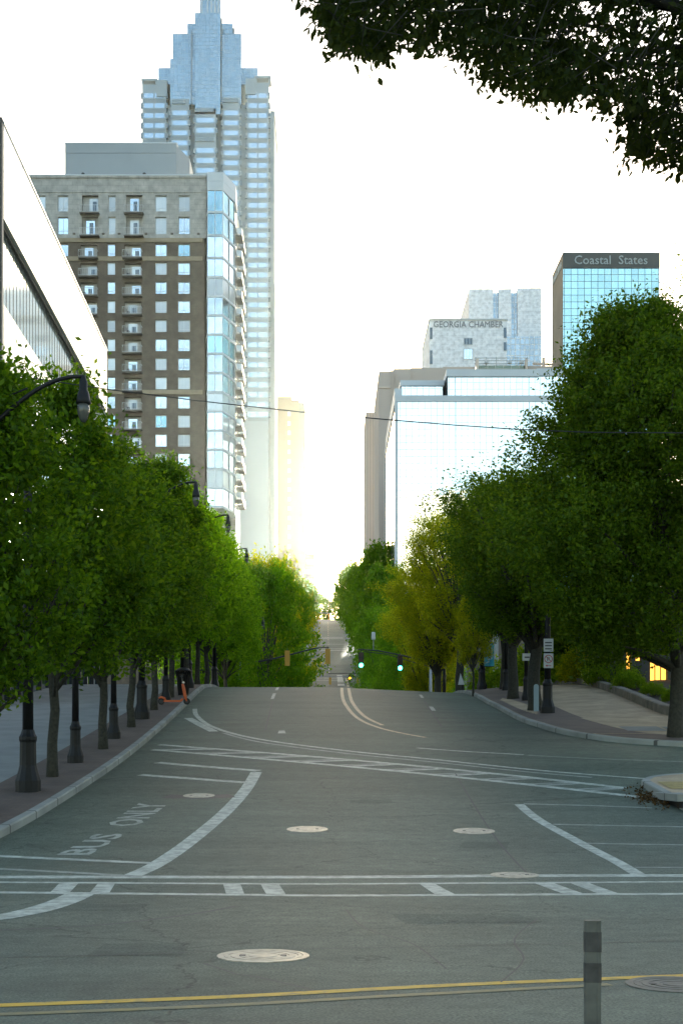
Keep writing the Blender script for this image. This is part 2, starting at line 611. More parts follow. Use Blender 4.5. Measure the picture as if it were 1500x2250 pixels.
def smooth_pts(pts, step=0.5):
    """Catmull-Rom through plan points"""
    out = []
    n = len(pts)
    for i in range(n - 1):
        p0, p1, p2, p3 = pts[max(i - 1, 0)], pts[i], pts[i + 1], pts[min(i + 2, n - 1)]
        L = math.dist(p1, p2)
        k = max(1, int(L / step))
        for j in range(k):
            t = j / k
            out.append(tuple(0.5 * ((2 * b) + (-a + c) * t + (2 * a - 5 * b + 4 * c - d) * t * t + (-a + 3 * b - 3 * c + d) * t ** 3)
                             for a, b, c, d in zip(p0, p1, p2, p3)))
    out.append(pts[-1])
    return out
kl = [(-40, 17.2), (-9, 17.3)] + [(x, y) for y, x in XL if y <= 70] + [(-5.9, 100), (-5.9, 145)]
kerb('kerb', smooth_pts(kl), +1)
kr = [(x, y) for y, x in XR if y <= 70] + [(6.9, 100), (6.9, 145)]
krs = smooth_pts(kr)
kerb('kerb', krs, -1)
XI = [(20, 8.2), (20.6, 7.3), (22, 6.9), (29, 6.87), (30.2, 7.0), (30.9, 7.5), (31.4, 8.7), (31.7, 12), (31.9, 30)]
ki = [(30, 19.4), (10, 19.5)] + [(x, y) for y, x in XI]
kis = smooth_pts(ki, 0.25)
kerb('kerb', kis, -1)

# pavements (top sheets butt against the inner edge of the kerb)
LSL = smooth_pts(kl)
def curve_fn(pts):
    q = sorted([(y, x) for x, y in pts])
    return lambda y: float(np.interp(y, [a for a, b in q], [b for a, b in q]))
xls = curve_fn([p for p in LSL if p[1] >= 17.9])
xrs = curve_fn(krs)
mb = MB()
grid_strip(mb, frange(17.95, 145, 0.5), lambda y: -7.05, lambda y: max(-7.05, xls(y) - KW + 0.02), 4, 0.147)
tag(mb.build('brick_pavement_left', M['brickpave']), None, None, kind='structure')
mb = MB()
grid_strip(mb, frange(17.4, 145, 0.5), lambda y: -40, lambda y: -7.05, 10, 0.144)
tag(mb.build('pavement_left', M['concrete']), None, None, kind='structure')
mb = MB()
grid_strip(mb, frange(35.4, 46, 0.25) + frange(46.5, 145, 0.5), lambda y: xrs(y) + KW - 0.02, lambda y: 32, 14, 0.147)
pav_r = tag(mb.build('brick_pavement_right', M['brickpave_light']), None, None, kind='structure')
mb = MB()
grid_strip(mb, frange(46, 145, 0.5), lambda y: xrs(y) + KW + 0.02, lambda y: xrs(y) + 2.0, 3, 0.153)
grid_strip(mb, frange(40.6, 46, 0.5), lambda y: xrs(y) + KW + 0.02, lambda y: xrs(y) + 1.9, 3, 0.153)
grid_strip(mb, frange(37.6, 40.5, 0.25), lambda y: xrs(y) + KW + 0.10, lambda y: xrs(y) + 2.0 + (40.5 - y) * 0.5, 3, 0.153)
tag(mb.build('brick_pavement', M['brickpave']), None, None, kind='structure')
mb = MB()
for (x0, x1, y0, y1) in ((10.4, 13.6, 40.6, 42.6), (9.1, 10.3, 41.3, 42.7), (11.1, 12.6, 42.8, 43.7)):
    grid_strip(mb, frange(y0, y1, 0.4), lambda y: x0, lambda y: x1, 4, 0.157)
tag(mb.build('pavement_slabs_right', M['concrete']), None, None, kind='structure')
xis = curve_fn([p for p in kis if p[1] >= 22])
mb = MB()
grid_strip(mb, frange(19.7, 22.0, 0.25)[:-1], lambda y: 10, lambda y: 30, 6, 0.147)
grid_strip(mb, frange(22.0, 31.6, 0.25), lambda y: xis(y) + KW - 0.02, lambda y: 30, 8, 0.147)
tag(mb.build('corner_pavement', M['brickpave_light']), None, None, kind='structure')
# far pavements either side of the hill street
for nm, a, b in (('pavement_far_left', -14, -6.2), ('pavement_far_right', 7.2, 16)):
    mb = MB()
    grid_strip(mb, frange(170, 740, 5), lambda y: a, lambda y: b, 3, 0.15)
    tag(mb.build(nm, M['concrete']), None, None, kind='structure')
# planted bank behind the right pavement
bank = MB()
byx = [(12.3, 0.15), (13.2, 0.35), (15, 0.5), (19, 0.6), (30, 0.8)]
yy = frange(45.6, 110, 1.5)
for y in yy:
    for x, h in byx:
        bank.v.append((x, y, surf(8, y) * 0 + P(y) + h * (0.6 + 0.4 * min(1, (y - 45.6) / 10))))
for j in range(len(yy) - 1):
    for i in range(len(byx) - 1):
        a = j * len(byx) + i
        bank.f.append((a, a + 1, a + len(byx) + 1, a + len(byx))); bank.m.append(0)
tag(bank.build('bank_terrain', M['soil'], smooth=True), None, None, kind='structure')

# ---- road markings: children of the road
_layer = [0]
def stripe(pts, width, m, name='road_marking', px=True, taper=None, smooth=True):
    P2 = [road_pt(*p) for p in pts] if px else list(pts)
    if smooth and len(P2) > 2: P2 = smooth_pts(P2, 0.25)
    else:
        q = []
        for a, b in zip(P2[:-1], P2[1:]):
            k = max(1, int(math.dist(a, b) / 0.25))
            q += [(a[0] + (b[0] - a[0]) * i / k, a[1] + (b[1] - a[1]) * i / k) for i in range(k)]
        P2 = q + [P2[-1]]
    _layer[0] = (_layer[0] + 1) % 12
    dz = 0.0012 + 0.00025 * _layer[0]
    mb = MB()
    n = len(P2)
    for i, p in enumerate(P2):
        a, b = Vector(P2[max(i - 1, 0)]), Vector(P2[min(i + 1, n - 1)])
        d = (b - a)
        if d.length < 1e-6: d = Vector((1, 0))
        d.normalize()
        nr = Vector((-d.y, d.x)) * (width / 2)
        for sgn in (1, -1):
            x, y = p[0] + nr.x * sgn, p[1] + nr.y * sgn
            mb.v.append((x, y, surf(x, y) + dz))
    for i in range(n - 1):
        mb.f.append((2 * i, 2 * i + 1, 2 * i + 3, 2 * i + 2)); mb.m.append(0)
    return mb.build(name, m, road)
def patch(pts, m, name='road_marking', px=True, k=6):
    P4 = [road_pt(*p) for p in pts] if px else pts
    _layer[0] = (_layer[0] + 1) % 12
    dz = 0.0012 + 0.00025 * _layer[0]
    mb = MB()
    a, b, c, d = [Vector(p) for p in P4]
    for i in range(k + 1):
        l, q = a.lerp(d, i / k), b.lerp(c, i / k)
        mb.v += [(l.x, l.y, surf(l.x, l.y) + dz), (q.x, q.y, surf(q.x, q.y) + dz)]
    for i in range(k):
        mb.f.append((2 * i, 2 * i + 1, 2 * i + 3, 2 * i + 2)); mb.m.append(0)
    return mb.build(name, m, road)

W, FA = M['white'], M['faint']
stripe([(-60, 1961), (500, 1966.5), (750, 1968.5), (1250, 1966), (1560, 1965)], 0.20, W, 'crosswalk_line')
stripe([(-60, 1939), (500, 1942.5), (750, 1943), (1250, 1940), (1560, 1938)], 0.16, W, 'crosswalk_line')
stripe([(-60, 1928), (290, 1928), (750, 1928), (1165, 1925), (1560, 1925)], 0.30, W, 'stop_line')
for q in ([(130, 1942), (172, 1942), (153, 1962), (110, 1962)], [(215, 1942), (253, 1942), (240, 1963), (197, 1963)],
          [(490, 1943), (528, 1943), (537, 1966), (497, 1966)], [(572, 1943), (612, 1943), (628, 1966), (585, 1966)],
          [(921, 1943), (955, 1943), (1003, 1968), (958, 1968)], [(1172, 1941), (1215, 1941), (1285, 1966), (1240, 1966)],
          [(1248, 1940), (1290, 1940), (1360, 1965), (1315, 1965)]):
    patch(q, W, 'crosswalk_bar')
stripe([(178, 1964), (150, 1978), (105, 1994), (55, 2007), (0, 2017), (-60, 2024)], 0.36, W, 'edge_line')
stripe([(345, 1676), (450, 1685), (568, 1694)], 0.30, W, 'bay_line')
stripe([(308, 1703), (430, 1712), (538, 1720)], 0.28, W, 'bay_line')
stripe([(563, 1697), (540, 1735), (500, 1780), (440, 1832), (380, 1877), (335, 1905), (285, 1927)], 0.27, W, 'bay_line')
stripe([(-40, 1880), (150, 1889), (348, 1898)], 0.20, W, 'bay_line')
stripe([(-40, 1908), (140, 1917), (292, 1926)], 0.16, FA, 'bay_line')
stripe([(1140, 1768), (1180, 1800), (1260, 1845), (1350, 1892), (1408, 1926)], 0.20, W, 'bay_line')
stripe([(1150, 1767), (1300, 1771), (1432, 1776)], 0.12, FA, 'bay_line')
stripe([(1215, 1812), (1360, 1815), (1520, 1818)], 0.11, FA, 'bay_line')
stripe([(1290, 1854), (1400, 1856), (1540, 1858)], 0.10, FA, 'bay_line')
stripe([(1395, 1907), (1470, 1907), (1540, 1907)], 0.10, FA, 'bay_line')
# hatched crossing
U = lambda t: (350 + (1372 - 350) * t, 1637 + (1732 - 1637) * t - 6 * math.sin(math.pi * t))
L = lambda t: (335 + (1405 - 335) * t, 1648 + (1752 - 1648) * t - 5 * math.sin(math.pi * t))
stripe([U(i / 8) for i in range(9)], 0.26, W, 'crosswalk_line')
stripe([L(i / 8) for i in range(9)], 0.26, W, 'crosswalk_line')
for i in range(10):
    t0 = 0.0 + i * 0.098
    a, b = U(min(1, t0 + 0.125)), L(t0 + 0.005)
    stripe([a, b], 0.20, W if i < 7 else FA, 'crosswalk_bar')
    a, b = U(min(1, t0 + 0.105)), L(max(0, t0 - 0.02))
    stripe([a, b], 0.16, FA, 'crosswalk_bar')
# turning arcs
arc = [(428, 1558), (433, 1574), (468, 1598), (560, 1623), (750, 1649), (950, 1669), (1150, 1690), (1300, 1703), (1440, 1713)]
stripe(arc, 0.17, W, 'turn_line')
stripe([(413, 1578), (440, 1593), (470, 1608)], 0.30, W, 'turn_line')
stripe([(490, 1611), (570, 1631), (750, 1655), (950, 1675), (1150, 1696), (1300, 1709)], 0.13, FA, 'turn_line')
stripe([(915, 1644), (1010, 1651), (1150, 1659)], 0.14, W, 'lane_line')
stripe([(1160, 1660), (1300, 1667), (1520, 1675)], 0.12, FA, 'lane_line')
# lane lines over the crest
stripe([(598, 1536), (603, 1524)], 0.13, W, 'lane_dash')
stripe([(607, 1517), (611, 1511)], 0.13, W, 'lane_dash')
stripe([(923, 1527), (928, 1534)], 0.13, W, 'lane_dash')
stripe([(946, 1553), (953, 1562)], 0.16, W, 'lane_dash')
stripe([(600, 1540), (593, 1565), (583, 1605)], 0.05, M['tar'], 'tar_seam')
stripe([(931, 1540), (945, 1560), (970, 1597)], 0.05, M['tar'], 'tar_seam')
patch([(613, 1606), (625, 1606), (628, 1612), (610, 1612)], W, 'arrow_marking')
yl = [(751, 1506), (752, 1530), (764, 1556), (788, 1580), (828, 1598), (880, 1611), (935, 1621)]
stripe(yl, 0.14, M['cream'], 'centre_line')
stripe([(764, 1506), (769, 1530), (780, 1553), (803, 1576), (840, 1594)], 0.14, M['cream'], 'centre_line')
stripe([(-60, 2213), (500, 2192), (1000, 2166), (1560, 2143)], 0.13, M['yellow'], 'centre_line')
stripe([(-60, 2233), (450, 2213), (900, 2188), (1340, 2165)], 0.10, M['yellow_faint'], 'centre_line')
stripe([(-40, 2046), (120, 2040), (250, 2031), (420, 2010), (520, 1992)], 0.06, M['tar'], 'tar_seam')
stripe([(447, 2118), (485, 2130), (520, 2142), (560, 2147), (660, 2170), (720, 2186)], 0.022, M['tar'], 'crack')
stripe([(365, 1750), (440, 1752), (510, 1749)], 0.55, M['tar'], 'dark_patch')
M['repair'] = asphalt_mat('asphalt_repair', (0.086, 0.108, 0.080), 0.75)
for q in ([(1020, 1850), (1120, 1851), (1112, 1866), (1005, 1865)], [(120, 1985), (330, 1988), (300, 2004), (70, 2000)], [(770, 1758), (860, 1758), (862, 1766), (768, 1766)],
          [(860, 2010), (1130, 2008), (1190, 2028), (890, 2031)], [(230, 2075), (420, 2074), (400, 2100), (190, 2102)]):
    patch(q, M['repair'], 'asphalt_repair')
stripe([(1000, 1700), (1060, 1800), (1160, 1922)], 0.03, M['tar'], 'tar_seam')
stripe([(0, 2106), (300, 2098), (620, 2088), (1000, 2080), (1560, 2068)], 0.02, M['tar'], 'tar_seam')
stripe([(760, 2000), (800, 2040), (905, 2075), (980, 2130)], 0.015, M['tar'], 'crack')
stripe([(1180, 2020), (1130, 2065), (1150, 2110), (1100, 2160)], 0.015, M['tar'], 'crack')
# far hill street markings
for y0 in (268, 276):
    patch([(-4.5, y0), (5.5, y0), (5.5, y0 + 1.2), (-4.5, y0 + 1.2)], W, 'stop_line', px=False, k=2)
for y0 in (432, 441, 470, 505, 512):
    patch([(-5, y0), (6, y0), (6, y0 + 2.0), (-5, y0 + 2.0)], W, 'crosswalk_line', px=False, k=2)
patch([(2.0, 252), (3.3, 252), (3.2, 290), (2.1, 290)], W, 'lane_line', px=False, k=10)
patch([(3.7, 250), (4.1, 250), (4.0, 275), (3.7, 275)], M['cream'], 'centre_line', px=False, k=8)
for y0 in range(300, 640, 14):
    patch([(0.4, y0), (0.65, y0), (0.65, y0 + 5), (0.4, y0 + 5)], M['cream'], 'centre_line', px=False, k=2)
# BUS ONLY, read from the road towards the left kerb
def road_word(word, p_near, p_far, xh):
    vs, fs = text_mb(word, 1.0, offset=0.022)
    xs_ = [v[0] for v in vs]; ys_ = [v[1] for v in vs]
    x0, x1, y0, y1 = min(xs_), max(xs_), min(ys_), max(ys_)
    mb = MB()
    a, b = road_pt(*p_near), road_pt(*p_far)
    for v in vs:
        u = (v[0] - x0) / (x1 - x0); w = (v[1] - y0) / (y1 - y0)
        X = a[0] + (b[0] - a[0]) * u - xh * w
        Y = a[1] + (b[1] - a[1]) * u
        mb.v.append((X, Y, surf(X, Y) + 0.005))
    mb.f = [tuple(f) for f in fs]; mb.m = [0] * len(fs)
    return mb.build('road_lettering', M['faint_letter'], road)
M['faint_letter'] = paint_mat('worn_lettering_paint', (0.36, 0.40, 0.34), 0.5)
road_word('BUS', (197, 1880), (276, 1833), 0.52)
road_word('ONLY', (305, 1816), (372, 1766), 0.62)

# manhole covers
M['iron_dark'] = mat('dark_cast_iron', (0.12, 0.12, 0.10), 0.6, metal=0.2, noise=0.3, scale=10)  # darker copy, without the sky reflection put into the pale iron
def manhole(px, py, rad, label, im='iron'):
    x, y = road_pt(px, py)
    z = surf(x, y)
    t = thing('manhole_cover', label, 'manhole cover', (x, y, z), 'manhole covers in the road')
    sl = (surf(x, y + 0.3) - surf(x, y - 0.3)) / 0.6
    def rel(mb):
        for i, (a, b, c) in enumerate(mb.v): mb.v[i] = (a, b, c + (b - y) * sl)
        return mb
    mb = MB()
    mb.lathe([(rad, -0.02), (rad, 0.008), (rad - 0.05, 0.010), (rad - 0.055, 0.004)], 32, x, y, z)
    rel(mb).build('frame', M[im], t)
    mb = MB()
    prof = [(rad - 0.06, -0.01), (rad - 0.06, 0.009)]
    k = rad - 0.09
    while k > 0.09:
        prof += [(k, 0.009), (k - 0.006, 0.002), (k - 0.022, 0.002), (k - 0.028, 0.009)]
        k -= 0.075
    prof += [(0.02, 0.009)]
    mb.lathe(prof, 32, x, y, z)
    rel(mb).build('lid', M[im], t)
    for sx in (-0.17, 0.17):
        mb = MB(); mb.box(x + sx - 0.025, x + sx + 0.025, y - 0.03, y + 0.03, z + 0.006, z + 0.0115); rel(mb).build('lifting_slot', M['dark'], t)
manhole(578, 2102, 0.385, 'round iron manhole cover with concentric rings nearest the yellow line')
manhole(675, 1823, 0.36, 'pale round manhole cover in the middle of the road beyond the crosswalk')
manhole(1041, 1827, 0.36, 'worn patchy manhole cover near the thin lined parking bays')
manhole(437, 1749, 0.33, 'manhole cover set in a dark tar patch beside the bay line')
manhole(1485, 2165, 0.36, 'dark manhole cover on the yellow line beside the flexible post', 'iron_dark')
manhole(1130, 1924, 0.33, 'thin manhole cover lying on the stop line')

# ------------------------------------------------------------------ trees
def np_mesh(name, V, Q, m, smooth=False):
    me = bpy.data.meshes.new(name)
    V = np.asarray(V, dtype=np.float32); Q = np.asarray(Q, dtype=np.int32)
    k = Q.shape[1]
    me.vertices.add(len(V)); me.vertices.foreach_set('co', V.ravel())
    me.loops.add(Q.size); me.loops.foreach_set('vertex_index', Q.ravel())
    me.polygons.add(len(Q))
    me.polygons.foreach_set('loop_start', np.arange(0, Q.size, k, dtype=np.int32))
    me.polygons.foreach_set('loop_total', np.full(len(Q), k, dtype=np.int32))
    me.materials.append(m)
    me.update(calc_edges=True)
    me.validate()
    return me

def nrm(a):
    return a / np.maximum(np.linalg.norm(a, axis=-1, keepdims=True), 1e-9)

def leaf_cloud(rng, cen, dirs, L, nleaf, size, spread, droop=0.25, up=0.5, shape='diamond'):
    """leaves along short twigs: cen (n,3) twig roots, dirs (n,3), L twig length (n,)"""
    n = len(cen)
    s = rng.random((n, nleaf, 1)) ** 0.8
    p = cen[:, None, :] + dirs[:, None, :] * (L[:, None, None] * s) + rng.normal(0, 1, (n, nleaf, 3)) * (spread[:, None, None] * (0.35 + 0.65 * s))
    p = p.reshape(-1, 3)
    a = nrm(np.repeat(dirs, nleaf, axis=0) * 0.7 + rng.normal(0, 0.7, p.shape) - np.array([0, 0, droop]))
    nn = nrm(rng.normal(0, 0.75, p.shape) + np.array([0, 0, up]))
    sd = nrm(np.cross(a, nn))
    ln = size * rng.uniform(0.65, 1.3, (len(p), 1)); wd = ln * rng.uniform(0.42, 0.62, (len(p), 1))
    if shape == 'diamond':
        V = np.stack([p - a * ln * 0.5, p + sd * wd * 0.5 - a * ln * 0.06, p + a * ln * 0.5, p - sd * wd * 0.5 - a * ln * 0.06], axis=1)
        k = 4
    else:
        c = nrm(np.cross(sd, a)) * ln * 0.08
        V = np.stack([p - a * ln * 0.5, p + sd * wd * 0.42 - a * ln * 0.22 + c, p + sd * wd * 0.40 + a * ln * 0.12 + c, p + a * ln * 0.55,
                      p - sd * wd * 0.40 + a * ln * 0.12 + c, p - sd * wd * 0.42 - a * ln * 0.22 + c], axis=1)
        k = 6
    N = len(p)
    return V.reshape(-1, 3), np.arange(N * k).reshape(N, k)

def env_of(kind, t):
    if kind == 'oval':      # upright street tree: widest low, tapering top
        return np.clip(np.sin(np.pi * np.clip(t * 0.86 + 0.10, 0, 1)) ** 0.62, 0, 1) * (1.04 - 0.42 * t ** 1.6)
    if kind == 'vase':      # narrow below, spreading top
        return np.clip(0.30 + 0.80 * t ** 0.7, 0, 1) * np.clip((1.04 - t) * 4.2, 0, 1) ** 0.5
    if kind == 'cone':
        return np.interp(t, [0, .1, .3, .55, .75, .87, 1], [.55, .78, 1, .78, .54, .42, .12])
    return np.sin(np.pi * np.clip(t * 0.9 + 0.06, 0, 1)) ** 0.55

TREES = {}
def tree_meshes(key, seed, H, clear, R, nclus, nleaf, leaf, kind, lm, bark='bark', trunk_r=0.14, limbs=16, lean=(0, 0), gap=0.0, twig=0.55, lowlimb=0.35, upd=0.75):
    rng = np.random.default_rng(seed)
    t = rng.random(nclus) ** (1.0 if kind == 'cone' else 0.85)
    ang = rng.random(nclus) * 2 * np.pi
    rr = rng.random(nclus) ** 0.42
    e = env_of(kind, t)
    ph = rng.random(6) * 6.28
    lob = 1 + 0.13 * np.sin(3 * ang + ph[0] + 5 * t) + 0.10 * np.sin(5 * ang + ph[1] - 8 * t) + 0.10 * np.sin(11 * t + ph[2] + 2 * ang) + rng.normal(0, 0.12, nclus)
    rad = rr * e * R * lob
    z = clear + t * (H - clear) + rng.normal(0, 0.15, nclus)
    cen = np.stack([rad * np.cos(ang) + lean[0] * t, rad * np.sin(ang) + lean[1] * t, z], axis=1)
    if gap:
        q = cen / (R * 0.62)
        nz = np.sin(2.1 * q[:, 0] + ph[3]) + np.sin(2.4 * q[:, 1] + ph[4]) + np.sin(1.9 * q[:, 2] + ph[5]) + 0.7 * np.sin(4.3 * q[:, 0] + 3.7 * q[:, 2])
        keep = nz > -1.5 + gap * 1.6
        cen, rad, ang, t, rr = cen[keep], rad[keep], ang[keep], t[keep], rr[keep]
    n = len(cen)
    out = np.stack([np.cos(ang), np.sin(ang), np.zeros(n)], axis=1)
    d = nrm(out * (0.35 + 0.5 * rr[:, None]) + np.array([0, 0, 1]) * upd + rng.normal(0, 0.35, (n, 3)))
    L = twig * rng.uniform(0.6, 1.35, n)
    sp = twig * rng.uniform(0.22, 0.42, n)
    V, Q = leaf_cloud(rng, cen, d, L, nleaf, leaf, sp)
    crown = np_mesh(key + '_crown', V, Q, M[lm])
    mb = MB()
    top = H * 0.80
    wob = [(0.05 * math.sin(1.3 * i + seed) * H / 9 + lean[0] * max(0, i / 9 - .3), 0.05 * math.cos(1.7 * i + seed) * H / 9 + lean[1] * max(0, i / 9 - .3), top * i / 9) for i in range(10)]
    wob[0] = (0, 0, -0.3)
    fl = [1.45, 1.02, .95, .88, .78, .66, .53, .40, .27, .10]
    wob.insert(1, (0, 0, 0.35)); fl.insert(1, 1.12)
    mb.tube(wob, [trunk_r * f for f in fl], 10)
    idx = rng.permutation(n)[:limbs]
    for i in idx:
        c = cen[i]
        h0 = max(clear * 0.75 + rng.random() * 0.4, min(top * 0.9, c[2] * (lowlimb + 0.25 * rng.random())))
        f = h0 / top
        bx = float(np.interp(h0, [w[2] for w in wob], [w[0] for w in wob])); by = float(np.interp(h0, [w[2] for w in wob], [w[1] for w in wob]))
        p0 = np.array([bx, by, h0]); p2 = c + d[i] * L[i] * 0.5
        p1 = p0 * 0.45 + p2 * 0.55 + np.array([0, 0, 0.10 * np.linalg.norm(p2 - p0)]) + rng.normal(0, 0.12, 3)
        pts = []
        for k in range(7):
            s = k / 6
            pts.append(tuple((1 - s) ** 2 * p0 + 2 * s * (1 - s) * p1 + s * s * p2))
        r0 = trunk_r * (0.55 - 0.32 * f)
        mb.tube(pts, [r0 * (1 - 0.85 * k / 6) for k in range(7)], 6)
    trunk = mb.mesh(key + '_trunk', M[bark], smooth=True)
    TREES[key] = (trunk, crown)

def place_tree(key, x, y, label, group, name='street_tree', cat='tree', rz=0.0, s=(1, 1, 1), z=None, crown_mat=None):
    t = thing(name, label, cat, (x, y, (surf(x, y) + 0.12) if z is None else z), group, rz)
    t.scale = s
    tr, cr = TREES[key]
    link('trunk', tr, t)
    c = link('crown', cr, t)
    if crown_mat:
        c.material_slots[0].link = 'OBJECT'
        c.material_slots[0].material = M[crown_mat]
    return t

for i in range(4):
    tree_meshes('left%d' % i, 11 + i, 8.8, 2.35, 1.95, 620, 62, 0.145, 'oval', 'leaf_left', 'bark_dark', 0.115, 22, gap=0.17, twig=0.62)
tree_meshes('bigright', 31, 12.3, 2.45, 4.5, 2900, 84, 0.13, 'cone', 'leaf_right', 'bark_dark', 0.20, 34, gap=0.16, twig=0.72, lowlimb=0.50, lean=(-1.1, 0))
tree_meshes('tallright', 35, 16.5, 4.0, 4.0, 1100, 80, 0.14, 'oval', 'leaf_right', 'bark_dark', 0.22, 46, gap=0.35, twig=0.75, lowlimb=0.25)
for i in range(2):
    tree_meshes('zelkova%d' % i, 41 + i, 11.0, 3.5, 3.6, 1000, 80, 0.135, 'vase', 'leaf_right', 'bark_dark', 0.26, 40, gap=0.17, twig=0.75, lowlimb=0.22, upd=0.95)
for i in range(3):
    tree_meshes('broad%d' % i, 51 + i, 13.0, 1.8, 4.4, 700, 60, 0.26, 'round', 'leaf_far', 'bark', 0.24, 24, gap=0.12, twig=0.95)
for i in range(3):
    tree_meshes('hill%d' % i, 61 + i, 20.0, 2.0, 7.0, 460, 50, 0.62, 'round', 'leaf_far', 'bark', 0.4, 12, gap=0.1, twig=1.7)

ORD = ['first', 'second', 'third', 'fourth', 'fifth', 'sixth', 'seventh', 'eighth', 'ninth', 'tenth', 'eleventh', 'twelfth', 'thirteenth', 'fourteenth']
GL = 'slender street trees along the bus lane'
# (distance, x, height scale, width scale)
lrow = [(25.2, -6.35, 0.90, 0.92), (30.6, -6.15, 0.97, 0.98), (36.5, -5.98, 0.88, 1.0), (42.6, -6.1, 0.86, 1.0), (49, -6.2, 0.97, 1.02), (55.2, -6.3, 0.93, 1.0),
        (61.5, -6.35, 0.93, 1.0), (67.5, -6.4, 0.94, 1.02), (74, -6.5, 0.98, 1.05), (81, -6.6, 1.0, 1.1), (89, -6.6, 1.1, 1.2)]
ldesc = ['nearest the camera with low hanging twigs', 'with a mossy trunk beside the thickest lamp post', 'with a leaning reddish trunk', 'with a thin pale trunk',
         'beside the orange scooter', 'behind the black litter bin', 'next to the lamp post at the crest', 'just over the crest', 'beyond the crest', 'lit along its top beyond the crest', 'broadest of the row, beyond the crest']
for i, (y, x, hs, ws) in enumerate(lrow):
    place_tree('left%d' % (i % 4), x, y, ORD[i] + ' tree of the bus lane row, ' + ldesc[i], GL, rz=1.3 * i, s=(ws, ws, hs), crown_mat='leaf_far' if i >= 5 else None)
# valley and beyond, left
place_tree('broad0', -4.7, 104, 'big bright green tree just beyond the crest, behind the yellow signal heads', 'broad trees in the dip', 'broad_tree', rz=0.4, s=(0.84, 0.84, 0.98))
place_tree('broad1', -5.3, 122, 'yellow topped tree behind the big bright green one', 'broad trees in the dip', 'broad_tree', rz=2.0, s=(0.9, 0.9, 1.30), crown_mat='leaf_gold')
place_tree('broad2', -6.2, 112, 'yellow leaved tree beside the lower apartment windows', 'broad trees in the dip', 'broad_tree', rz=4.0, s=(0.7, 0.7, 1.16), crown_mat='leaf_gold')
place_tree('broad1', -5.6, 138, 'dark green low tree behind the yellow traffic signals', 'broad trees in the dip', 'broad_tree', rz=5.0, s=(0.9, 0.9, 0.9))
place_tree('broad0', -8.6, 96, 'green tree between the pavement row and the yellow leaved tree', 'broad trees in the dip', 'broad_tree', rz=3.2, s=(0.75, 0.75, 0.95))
# right side
place_tree('bigright', 10.1, 39.6, 'large dense tree with a dark fanning trunk beside the brick slope', 'tall trees on the right pavement', rz=0.0, s=(1.0, 1.0, 0.97))
place_tree('tallright', 14.6, 46.5, 'tall tree rising behind the large dense one beside the brick slope', 'tall trees on the right pavement', rz=2.2, s=(1.0, 1.0, 1.0), z=P(46.5) + .5)
GR = 'spreading trees along the right kerb'  # lighter crown materials here put the missing backlight into the leaf colour
rrow = [('zelkova0', 7.65, 50.2, 0.75, 0.90, 'thick trunked spreading tree beside the no parking lamp post', None),
        ('zelkova1', 7.9, 58.0, 0.78, 0.82, 'second spreading tree along the kerb, just behind the thick trunked one', 'leaf_left'),
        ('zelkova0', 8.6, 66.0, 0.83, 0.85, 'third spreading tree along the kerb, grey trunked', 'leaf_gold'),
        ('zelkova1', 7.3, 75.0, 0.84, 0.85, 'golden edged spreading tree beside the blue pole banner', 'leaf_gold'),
        ('zelkova0', 7.0, 86.0, 0.82, 0.88, 'golden toned tree just beyond the crest, between banner and green signals', 'leaf_gold'),
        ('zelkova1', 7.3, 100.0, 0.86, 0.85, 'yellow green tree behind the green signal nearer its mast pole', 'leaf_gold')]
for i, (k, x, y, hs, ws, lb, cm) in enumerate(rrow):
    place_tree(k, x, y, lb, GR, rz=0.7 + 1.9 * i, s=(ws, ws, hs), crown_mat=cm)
place_tree('left2', 5.9 + 0.9, 63.5, 'small young tree with upright yellow shoots beside the blue banner', 'spreading trees along the right kerb', rz=1.0, s=(0.42, 0.42, 0.52), crown_mat='leaf_gold')
for i, (x, y, hs, ws, lb) in enumerate([(7.7, 128, 1.02, 0.72, 'green tree directly behind the green signal at the mast tip'), (8.6, 118, 0.85, 0.7, 'low green tree between the two green signals'),
                                     (9.0, 150, 1.25, 0.95, 'rounded green tree in the dip below the glass office'), (7.4, 172, 1.15, 0.85, 'tree overhanging the far street below the glass office')]):
    place_tree('broad%d' % (i % 3), x, y, lb, 'broad trees in the dip', 'broad_tree', rz=1.1 * i, s=(ws, ws, hs))
for x, y, ws, hs, lb in ((13.8, 74, .72, .72, 'dark bushy tree on the bank behind the pavilion'), (18.5, 82, .95, .9, 'broad dark tree up the bank behind the large dense tree'), (23.5, 72, .9, .85, 'dark tree beside the pavilion, farthest from the street')):
    place_tree('broad0', x, y, lb, 'trees on the bank', 'broad_tree', rz=x, s=(ws, ws, hs), z=P(y), crown_mat='leaf_right')
# hill trees, both sides of the far street
hl = [(-8.6, 215, 0.55, 0.75), (-9.2, 262, 0.6, 0.85), (-9.4, 310, 0.62, 0.95), (-9.6, 360, 0.66, 1.0), (-10.4, 420, 0.86, 1.14), (-10.2, 490, 0.86, 1.02), (-10.0, 570, 0.88, 0.98), (-9.4, 650, 0.9, 0.92)]
for i, (x, y, ws, hs) in enumerate(hl):
    place_tree('hill%d' % (i % 3), x, y, ORD[i] + ' tree up the far hill on the skyscraper side', 'trees lining the far hill', 'hill_tree', rz=1.3 * i, s=(ws, ws, hs))
hr = [(8.9, 205, 0.62, 1.02), (9.6, 250, 0.7, 1.2), (10.4, 300, 0.8, 1.28), (10.4, 360, 0.78, 1.22), (10.4, 430, 0.76, 1.1), (10.2, 500, 0.84, 1.3), (10.2, 580, 0.86, 1.28), (9.8, 660, 0.84, 1.15)]
for i, (x, y, ws, hs) in enumerate(hr):
    place_tree('hill%d' % ((i + 1) % 3), x, y, ORD[i] + ' tree up the far hill on the glass office side', 'trees lining the far hill', 'hill_tree', rz=0.9 * i, s=(ws, ws, hs))
